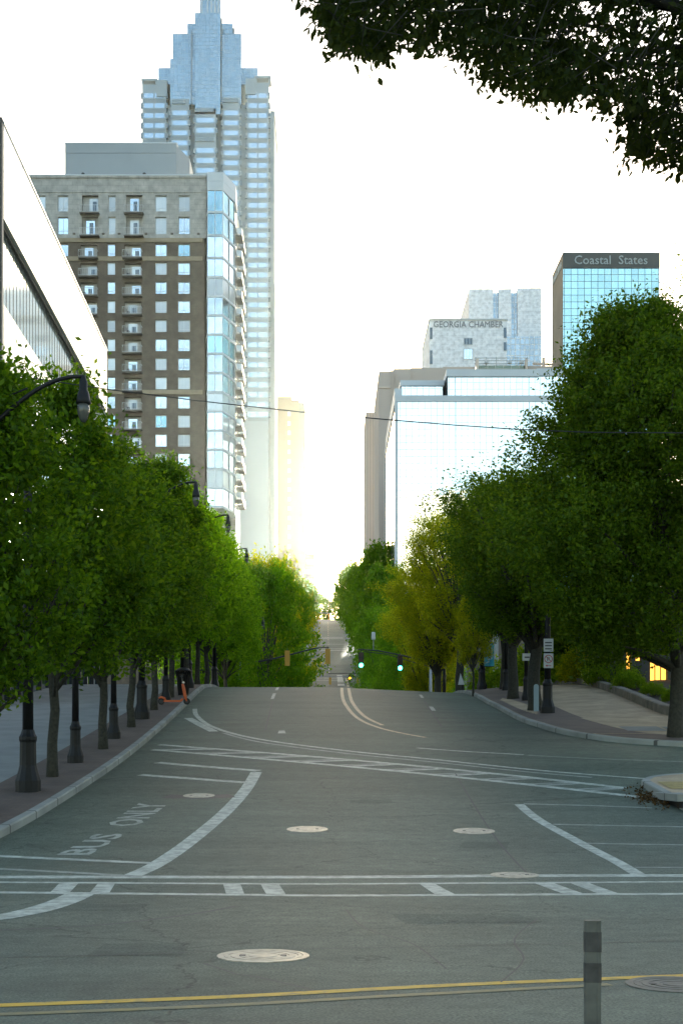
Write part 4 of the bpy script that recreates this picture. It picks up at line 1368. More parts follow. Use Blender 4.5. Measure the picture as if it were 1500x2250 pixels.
# ---- overhead cables
M['cable'] = mat('black_cable', (0.02, 0.02, 0.02), 0.6)
Yc = 27.0
mb = MB(); mb.tube([at(px, py, Yc) for px, py in [(-250, 768), (-60, 808), (0, 820), (120, 838), (235, 855), (340, 868), (450, 882), (560, 894), (660, 905), (740, 912), (830, 920), (900, 926), (1000, 934), (1150, 944), (1300, 950), (1500, 951), (1900, 935)]], .011, 6)
tag(mb.build('overhead_cable', M['cable']), 'thin black cable sagging across the whole street', 'cable')
# ---- kerb inlet, tactile strip and debris at the right corner
z_ = surf(6.95, 27)
sd = thing('storm_drain', 'dark kerb inlet with a pale hood at the corner beside leaf litter', 'drain', (6.95, 27.2, z_))
mb = MB(); mb.box(6.72, 7.2, 26.2, 28.2, z_ + .10, z_ + .24); mb.build('hood', M['kerb'], sd)
mb = MB(); mb.box(6.84, 6.86, 26.3, 28.1, z_ - .03, z_ + .098); mb.build('opening', M['ink'], sd)
mb = MB(); grid_strip(mb, frange(28.4, 29.6, .2), lambda y: 7.15, lambda y: 9.2, 6, 0.158)
M['tactile'] = mat('yellow_tactile_paving', (0.36, 0.27, 0.10), 0.8, noise=0.2, scale=5, bump=0.6, bscale=40)
tag(mb.build('tactile_pavement', M['tactile']), None, None, kind='structure')
rng = np.random.default_rng(3)
cen = np.stack([rng.normal(6.62, .16, 130), rng.normal(27.9, .75, 130), np.zeros(130)], axis=1)
cen[:, 2] = [surf(a, b) + .02 for a, b in cen[:, :2]]
V, Q = leaf_cloud(rng, cen, nrm(rng.normal(0, 1, (130, 3)) * np.array([1, 1, .15])), rng.uniform(.03, .1, 130), 8, .06, np.full(130, .03), up=1.5)
M['litter'] = leaf_mat('dry_leaf', (0.05, 0.03, 0.015), (0.09, 0.05, 0.02), (0.13, 0.08, 0.035), 0.1)
lo_ = link('leaf_litter', np_mesh('leaf_litter', V, Q, M['litter']))
tag(lo_, 'brown leaf litter heaped in the gutter by the kerb inlet', 'litter', kind='stuff')

# ------------------------------------------------------------------ buildings
def FB(Y):
    k = Y / F
    return (lambda px: (px - VX) * k), (lambda py: CH + (HY - py) * k)
M['stone_wall'] = brick_mat('pale_stone_wall', (0.46, 0.44, 0.40), (0.43, 0.41, 0.375), (0.34, 0.325, 0.30), 1, 1.6, 0.75, 0.03, 'XZ')
M['brick_wall'] = brick_mat('brown_brick_wall', (0.145, 0.108, 0.072), (0.120, 0.089, 0.060), (0.128, 0.100, 0.074), 1, 0.5, 0.2, 0.03, 'XZ')
M['tan_band'] = mat('tan_stone_band', (0.34, 0.27, 0.18), 0.8, noise=0.1, scale=1)
M['pane_a'] = mat('window_glass', (0.76, 0.83, 0.85), 0.06, metal=0.85, noise=0.18, scale=0.4)
M['pane_b'] = mat('teal_window_glass', (0.40, 0.62, 0.66), 0.06, metal=0.8, noise=0.2, scale=0.4)
M['pane_c'] = mat('window_glass_over_blind', (0.80, 0.83, 0.82), 0.12, metal=0.25, noise=0.08, scale=0.6)
M['pane_d'] = mat('dark_window_glass', (0.12, 0.15, 0.17), 0.06, metal=0.5)
M['frame_w'] = mat('white_window_frame', (0.60, 0.61, 0.60), 0.5)
M['panel_w'] = mat('white_metal_panel', (0.62, 0.66, 0.68), 0.4, noise=0.05, scale=0.3)
M['panel_g'] = mat('grey_roof_panel', (0.33, 0.36, 0.37), 0.6, noise=0.06, scale=0.2)
M['white_wall'] = mat('white_facade_panel', (0.82, 0.81, 0.79), 0.22, noise=0.04, scale=0.4, spec=0.9)
M['dark_wall'] = mat('dark_grey_shaded_wall', (0.07, 0.068, 0.062), 0.8, noise=0.1, scale=0.6)  # puts the shade on the white building's end face into its colour
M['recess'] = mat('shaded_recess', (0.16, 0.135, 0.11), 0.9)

def vary_per_object(m, lo, hi):
    t = m.node_tree
    b = t.nodes['Principled BSDF']
    src = b.inputs['Base Color'].links[0].from_socket
    oi = t.nodes.new('ShaderNodeObjectInfo')
    mr = t.nodes.new('ShaderNodeMapRange')
    mr.inputs['To Min'].default_value = lo
    mr.inputs['To Max'].default_value = hi
    t.links.new(oi.outputs['Random'], mr.inputs['Value'])
    sc = t.nodes.new('ShaderNodeVectorMath')
    sc.operation = 'SCALE'
    t.links.new(src, sc.inputs[0])
    t.links.new(mr.outputs[0], sc.inputs['Scale'])
    t.links.new(sc.outputs[0], b.inputs['Base Color'])
for k_ in ('pane_a', 'pane_b', 'pane_c'): vary_per_object(M[k_], 0.62, 1.12)
def wall_open(mb, x0, x1, z0, z1, y, ops, depth, mi=0):
    """wall facing -y with real openings and reveals"""
    ops = [o for o in ops if o[0] < x1 and o[1] > x0 and o[2] < z1 and o[3] > z0]
    ops = [(max(o[0], x0), min(o[1], x1), max(o[2], z0), min(o[3], z1)) for o in ops]
    xs_ = sorted({x0, x1, *[o[0] for o in ops], *[o[1] for o in ops]})
    zs_ = sorted({z0, z1, *[o[2] for o in ops], *[o[3] for o in ops]})
    for i in range(len(xs_) - 1):
        for j in range(len(zs_) - 1):
            cx, cz = (xs_[i] + xs_[i + 1]) / 2, (zs_[j] + zs_[j + 1]) / 2
            if any(o[0] < cx < o[1] and o[2] < cz < o[3] for o in ops): continue
            mb.quad((xs_[i], y, zs_[j]), (xs_[i + 1], y, zs_[j]), (xs_[i + 1], y, zs_[j + 1]), (xs_[i], y, zs_[j + 1]), mi)
    for a, b, c, d in ops:
        e = y + depth
        mb.quad((a, y, c), (a, e, c), (a, e, d), (a, y, d), mi)
        mb.quad((b, y, d), (b, e, d), (b, e, c), (b, y, c), mi)
        if c > z0: mb.quad((b, y, c), (b, e, c), (a, e, c), (a, y, c), mi)
        if d < z1: mb.quad((a, y, d), (a, e, d), (b, e, d), (b, y, d), mi)

_wcache = {}
def window_at(parent, x0, x1, z0, z1, y, pane, bars=(1, 1), name='window', fw=0.07):
    """framed window; identical windows share their meshes"""
    w, h = round(x1 - x0, 3), round(z1 - z0, 3)
    key = (w, h, bars, fw)
    if key not in _wcache:
        fr = MB()
        fr.box(0, fw, -.05, .05, 0, h); fr.box(w - fw, w, -.05, .05, 0, h)
        fr.box(fw, w - fw, -.05, .05, 0, fw); fr.box(fw, w - fw, -.05, .05, h - fw, h)
        for k in range(bars[0]):
            c = w * (k + 1) / (bars[0] + 1); fr.box(c - fw * .4, c + fw * .4, -.035, .035, fw, h - fw)
        for k in range(bars[1]):
            c = h * (0.22 if bars[1] == 1 else (k + 1) / (bars[1] + 1)); fr.box(fw, w - fw, -.03, .03, c - fw * .35, c + fw * .35)
        pn = MB(); pn.box(fw * .5, w - fw * .5, .0, .02, fw * .5, h - fw * .5)
        _wcache[key] = (fr.mesh('window', M['frame_w']), pn)
    fm, pn = _wcache[key]
    pk = key + (pane,)
    if pk not in _wcache: _wcache[pk] = pn.mesh('pane', M[pane])
    pl_ = wloc(parent)
    f = link(name, fm, parent, (x0 - pl_[0], y - pl_[1], z0 - pl_[2]))
    link('pane', _wcache[pk], f)
    return f

# ---- apartment building with a glazed corner
def apartment():
    Y = 214.0
    X, Z = FB(Y)
    zb = P(Y) - 1
    rnd = random.Random(4)
    t = thing('apartment_building', 'brown brick apartment tower with white windows, small balconies and a glazed corner', 'building', (X(260), Y + 12, zb))
    rows = [535] + [576 + 42 * k for k in range(14)]
    ops, wins, balc = [], [], []
    for k, r in enumerate(rows):
        for j, (a, b) in enumerate(((104, 122), (132, 150), (236, 253), (341, 366), (391, 417))):
            hh = 27
            ops.append((X(a), X(b), Z(r + hh), Z(r))); wins.append((a, b, r, r + hh, j))
        for a, b in ((177, 213), (273, 310)):
            ops.append((X(a), X(b), Z(r + 33), Z(r + 2))); balc.append((a, b, r + 2, r + 33))
    for r, hh in ((429, 35), (476, 38)):
        for j, (a, b) in enumerate(((85, 100), (127, 150), (238, 254), (341, 366), (392, 417))):
            ops.append((X(a), X(b), Z(r + hh), Z(r))); wins.append((a, b, r, r + hh, j))
        for a, b in ((180, 216), (277, 313)):
            ops.append((X(a), X(b), Z(r + hh + 6), Z(r - 1))); balc.append((a, b, r - 1, r + hh + 6))
    x0, x1 = X(60), X(449)
    mb = MB(); wall_open(mb, x0, x1, zb, Z(532), Y, ops, .45)
    mb.build('brick_wall', M['brick_wall'], t)
    mb = MB(); wall_open(mb, x0, X(453), Z(523), Z(388), Y - .05, ops, .45)
    mb.box(x0, X(453), Y - .25, Y - .055, Z(391), Z(385)); mb.box(x0, X(453), Y - .15, Y - .055, Z(423), Z(421))
    mb.build('stone_wall', M['stone_wall'], t)
    for a, b in ((532, 523), (573, 563.5), (866, 857)):
        mb = MB()
        pa = [60, 176.8, 214, 272.8, 311, 445]
        if a == 532: mb.box(x0, X(445), Y - .16, Y - .003, Z(a) + .01, Z(b) - .01)
        else:
            for q in (0, 2, 4): mb.box(X(pa[q]), X(pa[q + 1]), Y - .16, Y - .003, Z(a), Z(b))
        mb.build('stone_band', M['tan_band'], t)
    # body behind the front wall
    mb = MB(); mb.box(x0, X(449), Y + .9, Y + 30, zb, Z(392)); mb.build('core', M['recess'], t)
    mb = MB(); mb.box(x0, X(455), Y - .3, Y + 30.2, Z(386.5), Z(384)); mb.build('roof', M['panel_w'], t)
    for (a, b, r, q, j) in wins:
        u = rnd.random()
        pane = 'pane_b' if u < .10 else 'pane_a' if u < .60 else 'pane_c'
        window_at(t, X(a), X(b), Z(q), Z(r), Y + .30, pane, (1 if b - a > 20 else 0, 1))
    for (a, b, r, q) in balc:
        xa, xb, za, zt = X(a), X(b), Z(q), Z(r)
        mb = MB(); mb.box(xa - .22, xb + .22, Y - 1.0, Y - .06, za - .22, za)
        bo = mb.build('balcony', M['recess'], t)
        mb = MB()
        for zz in (za + .05, za + 1.05): mb.box(xa - .2, xb + .2, Y - .98, Y - .93, zz, zz + .06)
        n = 9
        for k in range(n + 1):
            c = xa - .2 + (xb - xa + .36) * k / n; mb.box(c, c + .035, Y - .97, Y - .935, za + .11, za + 1.05)
        for sx in (xa - .2, xb + .16):
            mb.box(sx, sx + .04, Y - .93, Y - .07, za + 1.05, za + 1.11)
        mb.build('railing', M['frame_w'], bo)
        w = xb - xa
        k = rnd.choice((0.25, .45)); mb = MB()
        mb.box(xa + w * k - .06, xa + w * k + w * .5, Y + .55, Y + .6, za, zt - .35); mb.build('door', M[rnd.choice(('pane_c', 'pane_a', 'pane_c'))], bo)
        mb = MB(); mb.box(xa + w * k + w * .18, xa + w * k + w * .42, Y + .52, Y + .545, za + .3, zt - .8); mb.build('door_pane', M['pane_d'], bo)
        mb = MB(); mb.box(xa, xb, Y + .62, Y + .7, za, zt); mb.build('back_wall', M['stone_wall'], bo)
        if rnd.random() < .35:
            mb = MB(); mb.box(xa + .4, xa + .9, Y - .7, Y - .3, za, za + .45); mb.box(xa + .4, xa + .46, Y - .7, Y - .3, za + .45, za + .9); mb.build('seat', M['dark'], bo)
    # small wall lights under the band
    for px in (163, 227, 262, 321, 378, 436):
        mb = MB(); mb.box(X(px) - .2, X(px) + .2, Y - .25, Y - .055, Z(515), Z(512)); mb.build('wall_light', M['recess'], t)
    # glazed corner
    def plan(g):
        A = (X(453) , Y + .6); B = (X(456), Y - .9 + g); C_ = ((490 - VX) * (Y - .9) / F - g * .3, Y - .9 + g); D = ((517 - VX) * (Y + 4) / F - g, Y + 4 + g * .4); E = (D[0], Y + 8)
        return [A, B, C_, D, E, (X(453), Y + 8)]
    lv = [420, 470, 521, 570] + [612 + 42 * k for k in range(13)]
    for k in range(len(lv) - 1):
        z1, z0 = Z(lv[k] + 3), Z(lv[k + 1] - 2)
        u = rnd.random()
        mb = MB(); mb.prism(plan(.10), z0, z1)
        f = mb.build('bay_window', M['pane_a' if u < .45 else 'pane_b' if u < .75 else 'pane_c'], t)
        p = plan(.0)
        for (u0, v0), (u1, v1), fr in ((p[1], p[2], (0.02, .5, .97)), (p[2], p[3], (.5, .96))):
            for q in fr:
                cx, cy_ = u0 + (u1 - u0) * q, v0 + (v1 - v0) * q
                mb = MB(); mb.box(cx - .05, cx + .05, cy_ - .02, cy_ + .22, z0, z1); mb.build('mullion', M['panel_w'], f)
    mb = MB()
    for q in lv[1:]: mb.prism(plan(-.03), Z(q + 3), Z(q - 2.0))
    mb.build('spandrels', M['panel_w'], t)
    mb = MB(); mb.prism(plan(-.05), Z(423), Z(403)); mb.prism(plan(-.03), Z(402.4), Z(383)); mb.build('corner_parapet', M['panel_w'], t)
    mb = MB(); mb.prism(plan(.05), zb, Z(1158 + 2)); mb.build('corner_base', M['stone_wall'], t)
    # street side with balconies
    xs_ = (517 - VX) * (Y + 4) / F - .2
    mb = MB(); mb.box(X(449), xs_, Y + 8.01, Y + 19, zb, Z(405)); mb.build('side_wall', M['stone_wall'], t)
    for q in lv[1:-1]:
        for yy in (Y + 8.6, Y + 14.2):
            mb = MB(); mb.box(xs_ + .01, xs_ + 1.0, yy, yy + 3.4, Z(q + 1), Z(q - 2)); b = mb.build('side_balcony', M['stone_wall'], t)
            mb = MB(); mb.box(xs_ + .93, xs_ + .98, yy, yy + 3.4, Z(q - 2), Z(q - 2) + 1.05); mb.box(xs_ + .02, xs_ + .92, yy, yy + .05, Z(q - 2) + .15, Z(q - 2) + 1.05); mb.build('railing', M['pane_c'], b)
    # plant room on the roof
    X2, Z2 = FB(224.0)
    mb = MB()
    mb.box(X2(143), X2(388), 224, 238, Z(390), Z2(336)); mb.box(X2(143) - .01, X2(388) + .01, 223.97, 238.02, Z2(335.4), Z2(315))
    mb.prism([(X2(388) + .02, 224.5), (X2(410), 229), (X2(410), 238), (X2(388) + .02, 238)], Z(390), Z2(318))
    mb.build('plant_room', M['panel_g'], t)
    mb = MB(); mb.box(X2(142), X2(389), 223.9, 238.1, Z2(314.8), Z2(312.5)); mb.build('plant_room_coping', M['panel_w'], t)
    for px in (181, 316):
        mb = MB(); mb.lathe([(.25, 0), (.25, .5), (.1, .6)], 8, X(px), Y + .5, Z(384)); mb.build('roof_vent', M['dark'], t)
    for i, (px, w, lb) in enumerate(((88, 1.2, 'spiky plant on the left end of the apartment roof'), (445, 1.0, 'yellowish plants on the apartment roof beside the glazed corner'))):
        pr = thing('roof_plant', lb, 'plant', (X(px), Y + 3, Z(384)), 'roof plants')
        rng = np.random.default_rng(i)
        n = 40; a = rng.random(n) * 6.28
        cen = np.stack([rng.normal(0, w * .6, n), rng.normal(0, .4, n), rng.random(n) * .4], 1)
        V, Q = leaf_cloud(rng, cen, nrm(np.stack([np.cos(a) * .8, np.sin(a) * .8, np.full(n, .5)], 1)), np.full(n, .7), 6, .45, np.full(n, .08))
        link('foliage', np_mesh('roof_plant', V, Q, M['leaf_gold' if i else 'leaf_far']), pr)
        mb = MB(); mb.lathe([(.4, 0), (.5, .25), (.3, .28)], 10, X(px), Y + 3, Z(384)); mb.build('pot', M['recess'], pr)
apartment()

# ---- tall stepped tower
M['tower_glass'] = curtain_mat('tower_curtain_wall', (0.36, 0.50, 0.58), (0.22, 0.30, 0.34), 1.28, 1.38, .16, .12, .55, vary=.16)
M['tower_stone'] = mat('tower_granite', (0.40, 0.47, 0.51), 0.6, noise=0.06, scale=0.06)
M['tower_window'] = mat('tower_window_glass', (0.50, 0.62, 0.70), 0.08, metal=0.6, noise=0.10, scale=0.2)
M['tower_dark'] = mat('tower_notch_glass', (0.26, 0.30, 0.30), 0.2, metal=0.3)
def many(t, name, boxes, m, cap=100):
    """one part per box up to the cap (largest in view first), the rest as one part"""
    cache = {}
    pl_ = wloc(t)
    for b in boxes[:cap]:
        k = tuple(round(v, 3) for v in (b[1] - b[0], b[3] - b[2], b[5] - b[4]))
        if k not in cache:
            q = MB(); q.box(0, k[0], 0, k[1], 0, k[2]); cache[k] = q.mesh(name, m)
        link(name, cache[k], t, (b[0] - pl_[0], b[2] - pl_[1], b[4] - pl_[2]))
    if len(boxes) > cap:
        q = MB()
        for b in boxes[cap:]: q.box(*b)
        o = q.build(name, m, t); o['kind'] = 'stuff'
def tall_tower():
    Y = 480.0
    X, Z = FB(Y)
    zb = P(Y) - 1
    t = thing('skyscraper', 'tall pale blue glass skyscraper with a stepped crown fading into haze', 'skyscraper', (X(452), Y + 20, zb))
    # glass tiers: (px0, px1, top py, bottom py, front y offset, back)
    tiers = [(434, 480, -130, 27, 9, 40), (428, 484, 27, 250, 0, 44), (408, 509, 34, 66, 5, 42), (377, 529, 63, 122, 3, 43), (372, 529, 121, 222, 2.2, 44), (343, 564, 129, 166, 6, 46)]
    mb = MB()
    for a, b, tp, bt, dy, bk in tiers:
        mb.box(X(a), X(b), Y + dy, Y + bk, Z(bt), Z(tp))
    mb.build('glass_crown', M['tower_glass'], t)
    # vertical shadow joints beside the centre bay
    mb = MB()
    for a, b, tp, bt in ((418, 421, 60, 222), (484.2, 487, 34, 222)): mb.box(X(a), X(b), Y + 1.6, Y + 2.1, Z(bt), Z(tp))
    mb.build('shadow_joint', M['tower_dark'], t)
    # crown detail near the top edge
    mb = MB()
    mb.box(X(438), X(477), Y + 8.6, Y + 8.9, Z(14), Z(12)); mb.box(X(437), X(439.5), Y + 8.6, Y + 8.9, Z(14), Z(-40)); mb.box(X(474), X(476.5), Y + 8.6, Y + 8.9, Z(14), Z(-40))
    for px in (450, 458, 466): mb.box(X(px), X(px + 3), Y + 8.6, Y + 8.9, Z(4), Z(-40))
    mb.build('crown_frame', M['panel_w'], t)
    for a, b, c, d in ((440, 448, 22, 16), (465.5, 474, 22, 16), (451, 465, 25, 22)):
        mb = MB(); mb.box(X(a), X(b), Y + 8.7, Y + 8.95, Z(c), Z(d)); mb.build('crown_louvre', M['tower_dark'], t)
    # stone shafts
    shafts = [(428, 474, 238, 0.0), (374, 414, 210, 2.0), (488, 526, 207, 2.0), (309, 362, 172, 4.0), (541, 589, 168, 4.0)]
    mb = MB()
    for a, b, tp, dy in shafts: mb.box(X(a), X(b), Y + dy, Y + 46, zb, Z(tp))
    mb.box(X(362), X(541), Y + 5.0, Y + 45.5, zb, Z(215))
    mb.build('stone_shafts', M['tower_stone'], t)
    # open crown frames on the outer shafts
    mb = MB()
    for a, b, q in ((309, 341, 160), (560, 592, 154)):
        mb.box(X(a) - .3, X(b) + .3, Y + 3.6, Y + 10, Z(q + 5), Z(q))
        for px in (a, b - 3): mb.box(X(px), X(px + 3), Y + 3.8, Y + 5, Z(173), Z(q + 5))
    mb.box(X(341), X(364), Y + 3.6, Y + 8, Z(200), Z(163)); mb.box(X(538), X(560), Y + 3.6, Y + 8, Z(195), Z(160))
    mb.build('outer_crown', M['tower_stone'], t)
    for a, b, q in ((377, 406, 213), (428, 470, 237), (489, 522, 210), (429, 470, 302)):
        mb = MB(); mb.box(X(a), X(b), Y + (1.7 if q < 220 else -.35), Y + (2.2 if q < 220 else .3), Z(q + 9), Z(q)); mb.build('louvre', M['tower_dark'], t)
    # windows and notches row by row
    wins, notch, lines = [], [], []
    r = 192.0
    while r < 900:
        for a, b, tp, dy in shafts:
            if r < tp + 14: continue
            if a == 428 and 296 < r < 316: continue
            m_ = (a + b) / 2
            if b - a > 45 and a != 428:
                wins += [(X(a + 4), X(m_ - 1.5), Y + dy - .06, Y + dy - .02, Z(r + 10.5), Z(r)), (X(m_ + 1.5), X(b - 4), Y + dy - .06, Y + dy - .02, Z(r + 10.5), Z(r))]
            else:
                wins.append((X(a + 4), X(b - 4), Y + dy - .06, Y + dy - .02, Z(r + 10.5), Z(r)))
            for q in (13.5, 16, 18.5): lines.append((X(a + 2), X(b - 2), Y + dy - .06, Y + dy - .015, Z(r + q + .8), Z(r + q)))
            for px in (a - 3.5, b - 1.5):
                notch.append((X(px), X(px + 5), Y + dy - .05, Y + dy + .6, Z(r + 11), Z(r - 1)))
        r += 22.1
    many(t, 'window', wins, M['tower_window'])
    many(t, 'notch_panel', notch, M['tower_dark'])
    q = MB()
    for b in lines: q.box(*b)
    q.build('spandrel_lines', M['tower_dark'], t)
    # recess columns between the shafts and the right return
    mb = MB()
    mb.box(X(590.5), X(600), Y + 9, Y + 44, zb, Z(222)); mb.box(X(592), X(601.5), Y + 10, Y + 44, Z(221.5), Z(213)); mb.box(X(597), X(602), Y + 8, Y + 12, zb, Z(606))
    mb.build('side_shaft', M['tower_stone'], t)
    for a, b, c, d, e in ((401, 66, 401, 46, .25), (510, 60, 510.5, 34, .25), (535, 122, 534.5, 92, .15)):
        mb = MB(); mb.tube([(X(a), Y + 8, Z(b)), (X(c), Y + 8, Z(d))], e, 5); mb.build('mast', M['tower_dark'], t)
tall_tower()

# ---- beige slab tower on the far left of the street
M['beige'] = mat('beige_concrete', (0.29, 0.20, 0.12), 0.8, noise=0.05, scale=0.05)
M['beige_dark'] = mat('brown_brick_panel', (0.19, 0.155, 0.115), 0.8, noise=0.08, scale=0.08)
def beige_tower():
    Y = 600.0
    X, Z = FB(Y)
    zb = P(Y) - 1
    t = thing('apartment_tower', 'beige slab tower with two thin rows of tiny windows beside the far street', 'building', (X(610), Y + 10, zb))
    mb = MB(); mb.box(X(577), X(641), Y, Y + 22, zb, Z(871)); mb.box(X(641) , X(657), Y + .05, Y + 22, zb, Z(879)); mb.build('wall', M['beige'], t)
    mb = MB(); mb.box(X(657), X(669), Y + .5, Y + 22, zb, Z(884)); mb.box(X(538), X(577), Y + .5, Y + 22, zb, Z(880)); mb.build('side_panel', M['beige_dark'], t)
    mb = MB()
    q = 900
    while q < 1290:
        mb.box(X(541), X(574), Y + .3, Y + .49, Z(q + 1.6), Z(q)); mb.box(X(658), X(668), Y + .3, Y + .49, Z(q + 1.6), Z(q)); q += 21
    mb.build('floor_line_pattern', M['beige'], t)
    boxes = []
    q = 905
    while q < 1290:
        for px in (597, 632): boxes.append((X(px), X(px + 6), Y - .08, Y - .01, Z(q + 9), Z(q)))
        q += 20.8
    many(t, 'window', boxes, M['pane_c'])
    mb = MB(); mb.box(X(534), X(597), Y + 23, Y + 44, zb, Z(810)); mb.build('rear_block', M['beige'], t)
    mb = MB(); mb.box(X(669.2), X(689), Y + 3, Y + 20, zb, Z(1207)); mb.build('low_wing', M['beige_dark'], t)
    for q in (1208, 1229, 1250, 1271):
        mb = MB(); mb.box(X(672), X(690), Y + 1.2, Y + 2.98, Z(q + 9), Z(q)); mb.build('balcony', M['frame_w'], t)
beige_tower()

# ---- white building on the left
def white_building():
    x, y0, y1 = -12.0, 50.7, 78.5
    zb = P(50) - 1
    t = thing('white_building', 'white panelled building with a long ribbon window above the trees', 'building', (x, y0, zb), rz=0.023)
    top = 25.4
    bands = [(21.9, top), (15.2, 18.7), (9.4, 12.0)]
    mb = MB()
    L_ = y1 - y0
    for za, zt in bands:
        n = 8
        for k in range(n):
            a = y0 + .03 + L_ * k / n; b = y0 + L_ * (k + 1) / n - .045
            for c, d in ((za, (za + zt) / 2 - .012), ((za + zt) / 2 + .012, zt)):
                mb = MB(); mb.box(x - .6, x, a, b, c, d); mb.build('wall_panel', M['white_wall'], t)
    mb = MB(); mb.box(x - 28, x - .62, y0 + .02, y1 - .4, zb, top - .1); mb.build('core', M['dark_wall'], t)
    mb = MB(); mb.box(x - 28, x + .0, y0 - .3, y0, zb, top + .12); mb.build('end_wall', M['dark_wall'], t)
    mb = MB(); mb.box(x - 28, x - .02, y1 - .38, y1 + .2, zb, top - .2); mb.build('rear_wall', M['white_wall'], t)
    mb = MB(); mb.box(x - 28, x + .03, y0, y1 + .1, top, top + .10); mb.build('roof_coping', M['white_wall'], t)
    for za, zt in ((18.7, 21.9), (12.0, 15.2)):
        mb = MB(); mb.box(x - .34, x - .26, y0 + .05, y1 - .42, za, zt)
        g_ = mb.build('ribbon_window', M['pane_a'], t)
        mb = MB()
        k = y0 + .35
        while k < y1 - .6:
            mb.box(x - .2595, x - .247, k, k + .04, za + .01, zt - .12); k += .66
        mb.box(x - .255, x - .14, y0 + .05, y1 - .42, zt - .115, zt - .005)
        mb.build('mullion_lattice', M['dark'], g_)
    mb = MB(); mb.box(x - .5, x - .42, y0 + .05, y1 - .42, P(60) - 1, 9.4); gg = mb.build('shopfront', M['pane_d'], t)
    mb = MB()
    k = y0 + .4
    while k < y1 - .6:
        mb.box(x - .41, x - .3, k, k + .1, P(60) - 1, 9.38); k += 2.2
    mb.build('mullion_lattice', M['dark'], gg)
white_building()

# ---- glass office on the right
M['office_glass'] = curtain_mat('teal_curtain_wall', (0.95, 0.96, 0.88), (0.40, 0.52, 0.52), 1.035, 1.15, .05, .03, .9, wav=.012, vary=.08, heavy=12)
M['office_glass_side'] = curtain_mat('teal_curtain_wall_side', (0.55, 0.74, 0.74), (0.5, 0.52, 0.52), 1.035, 1.15, .05, .05, .85, axes='YZ')
def glass_office():
    Y = 230.0
    X, Z = FB(Y)
    zb = P(Y) - 1
    t = thing('office_building', 'teal mirror glass office with stepped white rooflines', 'building', (X(1000), Y + 20, zb))
    x0, x1 = X(869), X(1262)
    mb = MB(); mb.box(x0, x1, Y, Y + 41, Z(1292), Z(883)); mb.build('curtain_wall', M['office_glass'], t)
    mb = MB(); mb.box(x0 - .12, x1, Y - .15, Y + 41.1, Z(883) + .005, Z(869)); mb.build('white_spandrel', M['panel_w'], t)
    mb = MB(); mb.box(x0 - .05, x1, Y - .25, Y + 41.1, Z(1307), Z(1292) - .005); mb.build('soffit_fascia', M['panel_w'], t)
    mb = MB(); mb.box(x0 - .18, x0 + .35, Y - .2, Y + .3, Z(1291), Z(884)); mb.box(x0 - .18, x0 - .01, Y + 40.6, Y + 41.15, Z(1307), Z(884)); mb.build('corner_trim', M['panel_w'], t)
    for nm, a, b, gt, ct, dy in (('upper_storey', 885, 977, 832, 820, 4.5), ('upper_storey', 984, 1184, 826, 810, .6), ('upper_storey', 1184.2, 1262, 822, 806, 1.2)):
        mb = MB(); mb.box(X(a), X(b), Y + dy, Y + 36, Z(869) + .01, Z(gt)); u = mb.build(nm, M['office_glass'], t)
        mb = MB(); mb.box(X(a) - .25, X(b) + (.25 if a < 1184 and a != 984 else 0), Y + dy - .35, Y + 36.2, Z(gt) + .005, Z(ct)); mb.build('parapet', M['panel_w'], u)
    mb = MB(); mb.box(x0 - .1, X(884.6), Y + 2, Y + 38, Z(869) + .01, Z(846)); mb.build('roof_step', M['panel_w'], t)
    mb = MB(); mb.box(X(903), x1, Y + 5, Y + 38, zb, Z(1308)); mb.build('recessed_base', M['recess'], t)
    for px in (885, 950, 1020, 1090, 1160): 
        mb = MB(); mb.box(X(px) - .5, X(px) + .5, Y + 1.2, Y + 2.2, zb, Z(1307.5)); mb.build('column', M['concrete'], t)
glass_office()
# office behind the camera, seen as a reflection in the mirror glass
def rear_office():
    Y = -150.0
    t = thing('office_block', 'pale office block across the street, mirrored in the teal glass', 'building', (48, Y - 12, -1))
    mb = MB(); mb.box(26, 100, Y - 24, Y, -1, 122); mb.build('wall', M['rear_wall'], t)
    mb = MB(); mb.box(25.5, 100.5, Y - 24.5, Y + .5, 122, 124); mb.build('roof', M['panel_g'], t)
M['rear_wall'] = curtain_mat('rear_office_wall', (0.22, 0.30, 0.24), (0.42, 0.44, 0.38), 4.0, 4.0, 1.4, .3, .0, vary=.4)
rear_office()

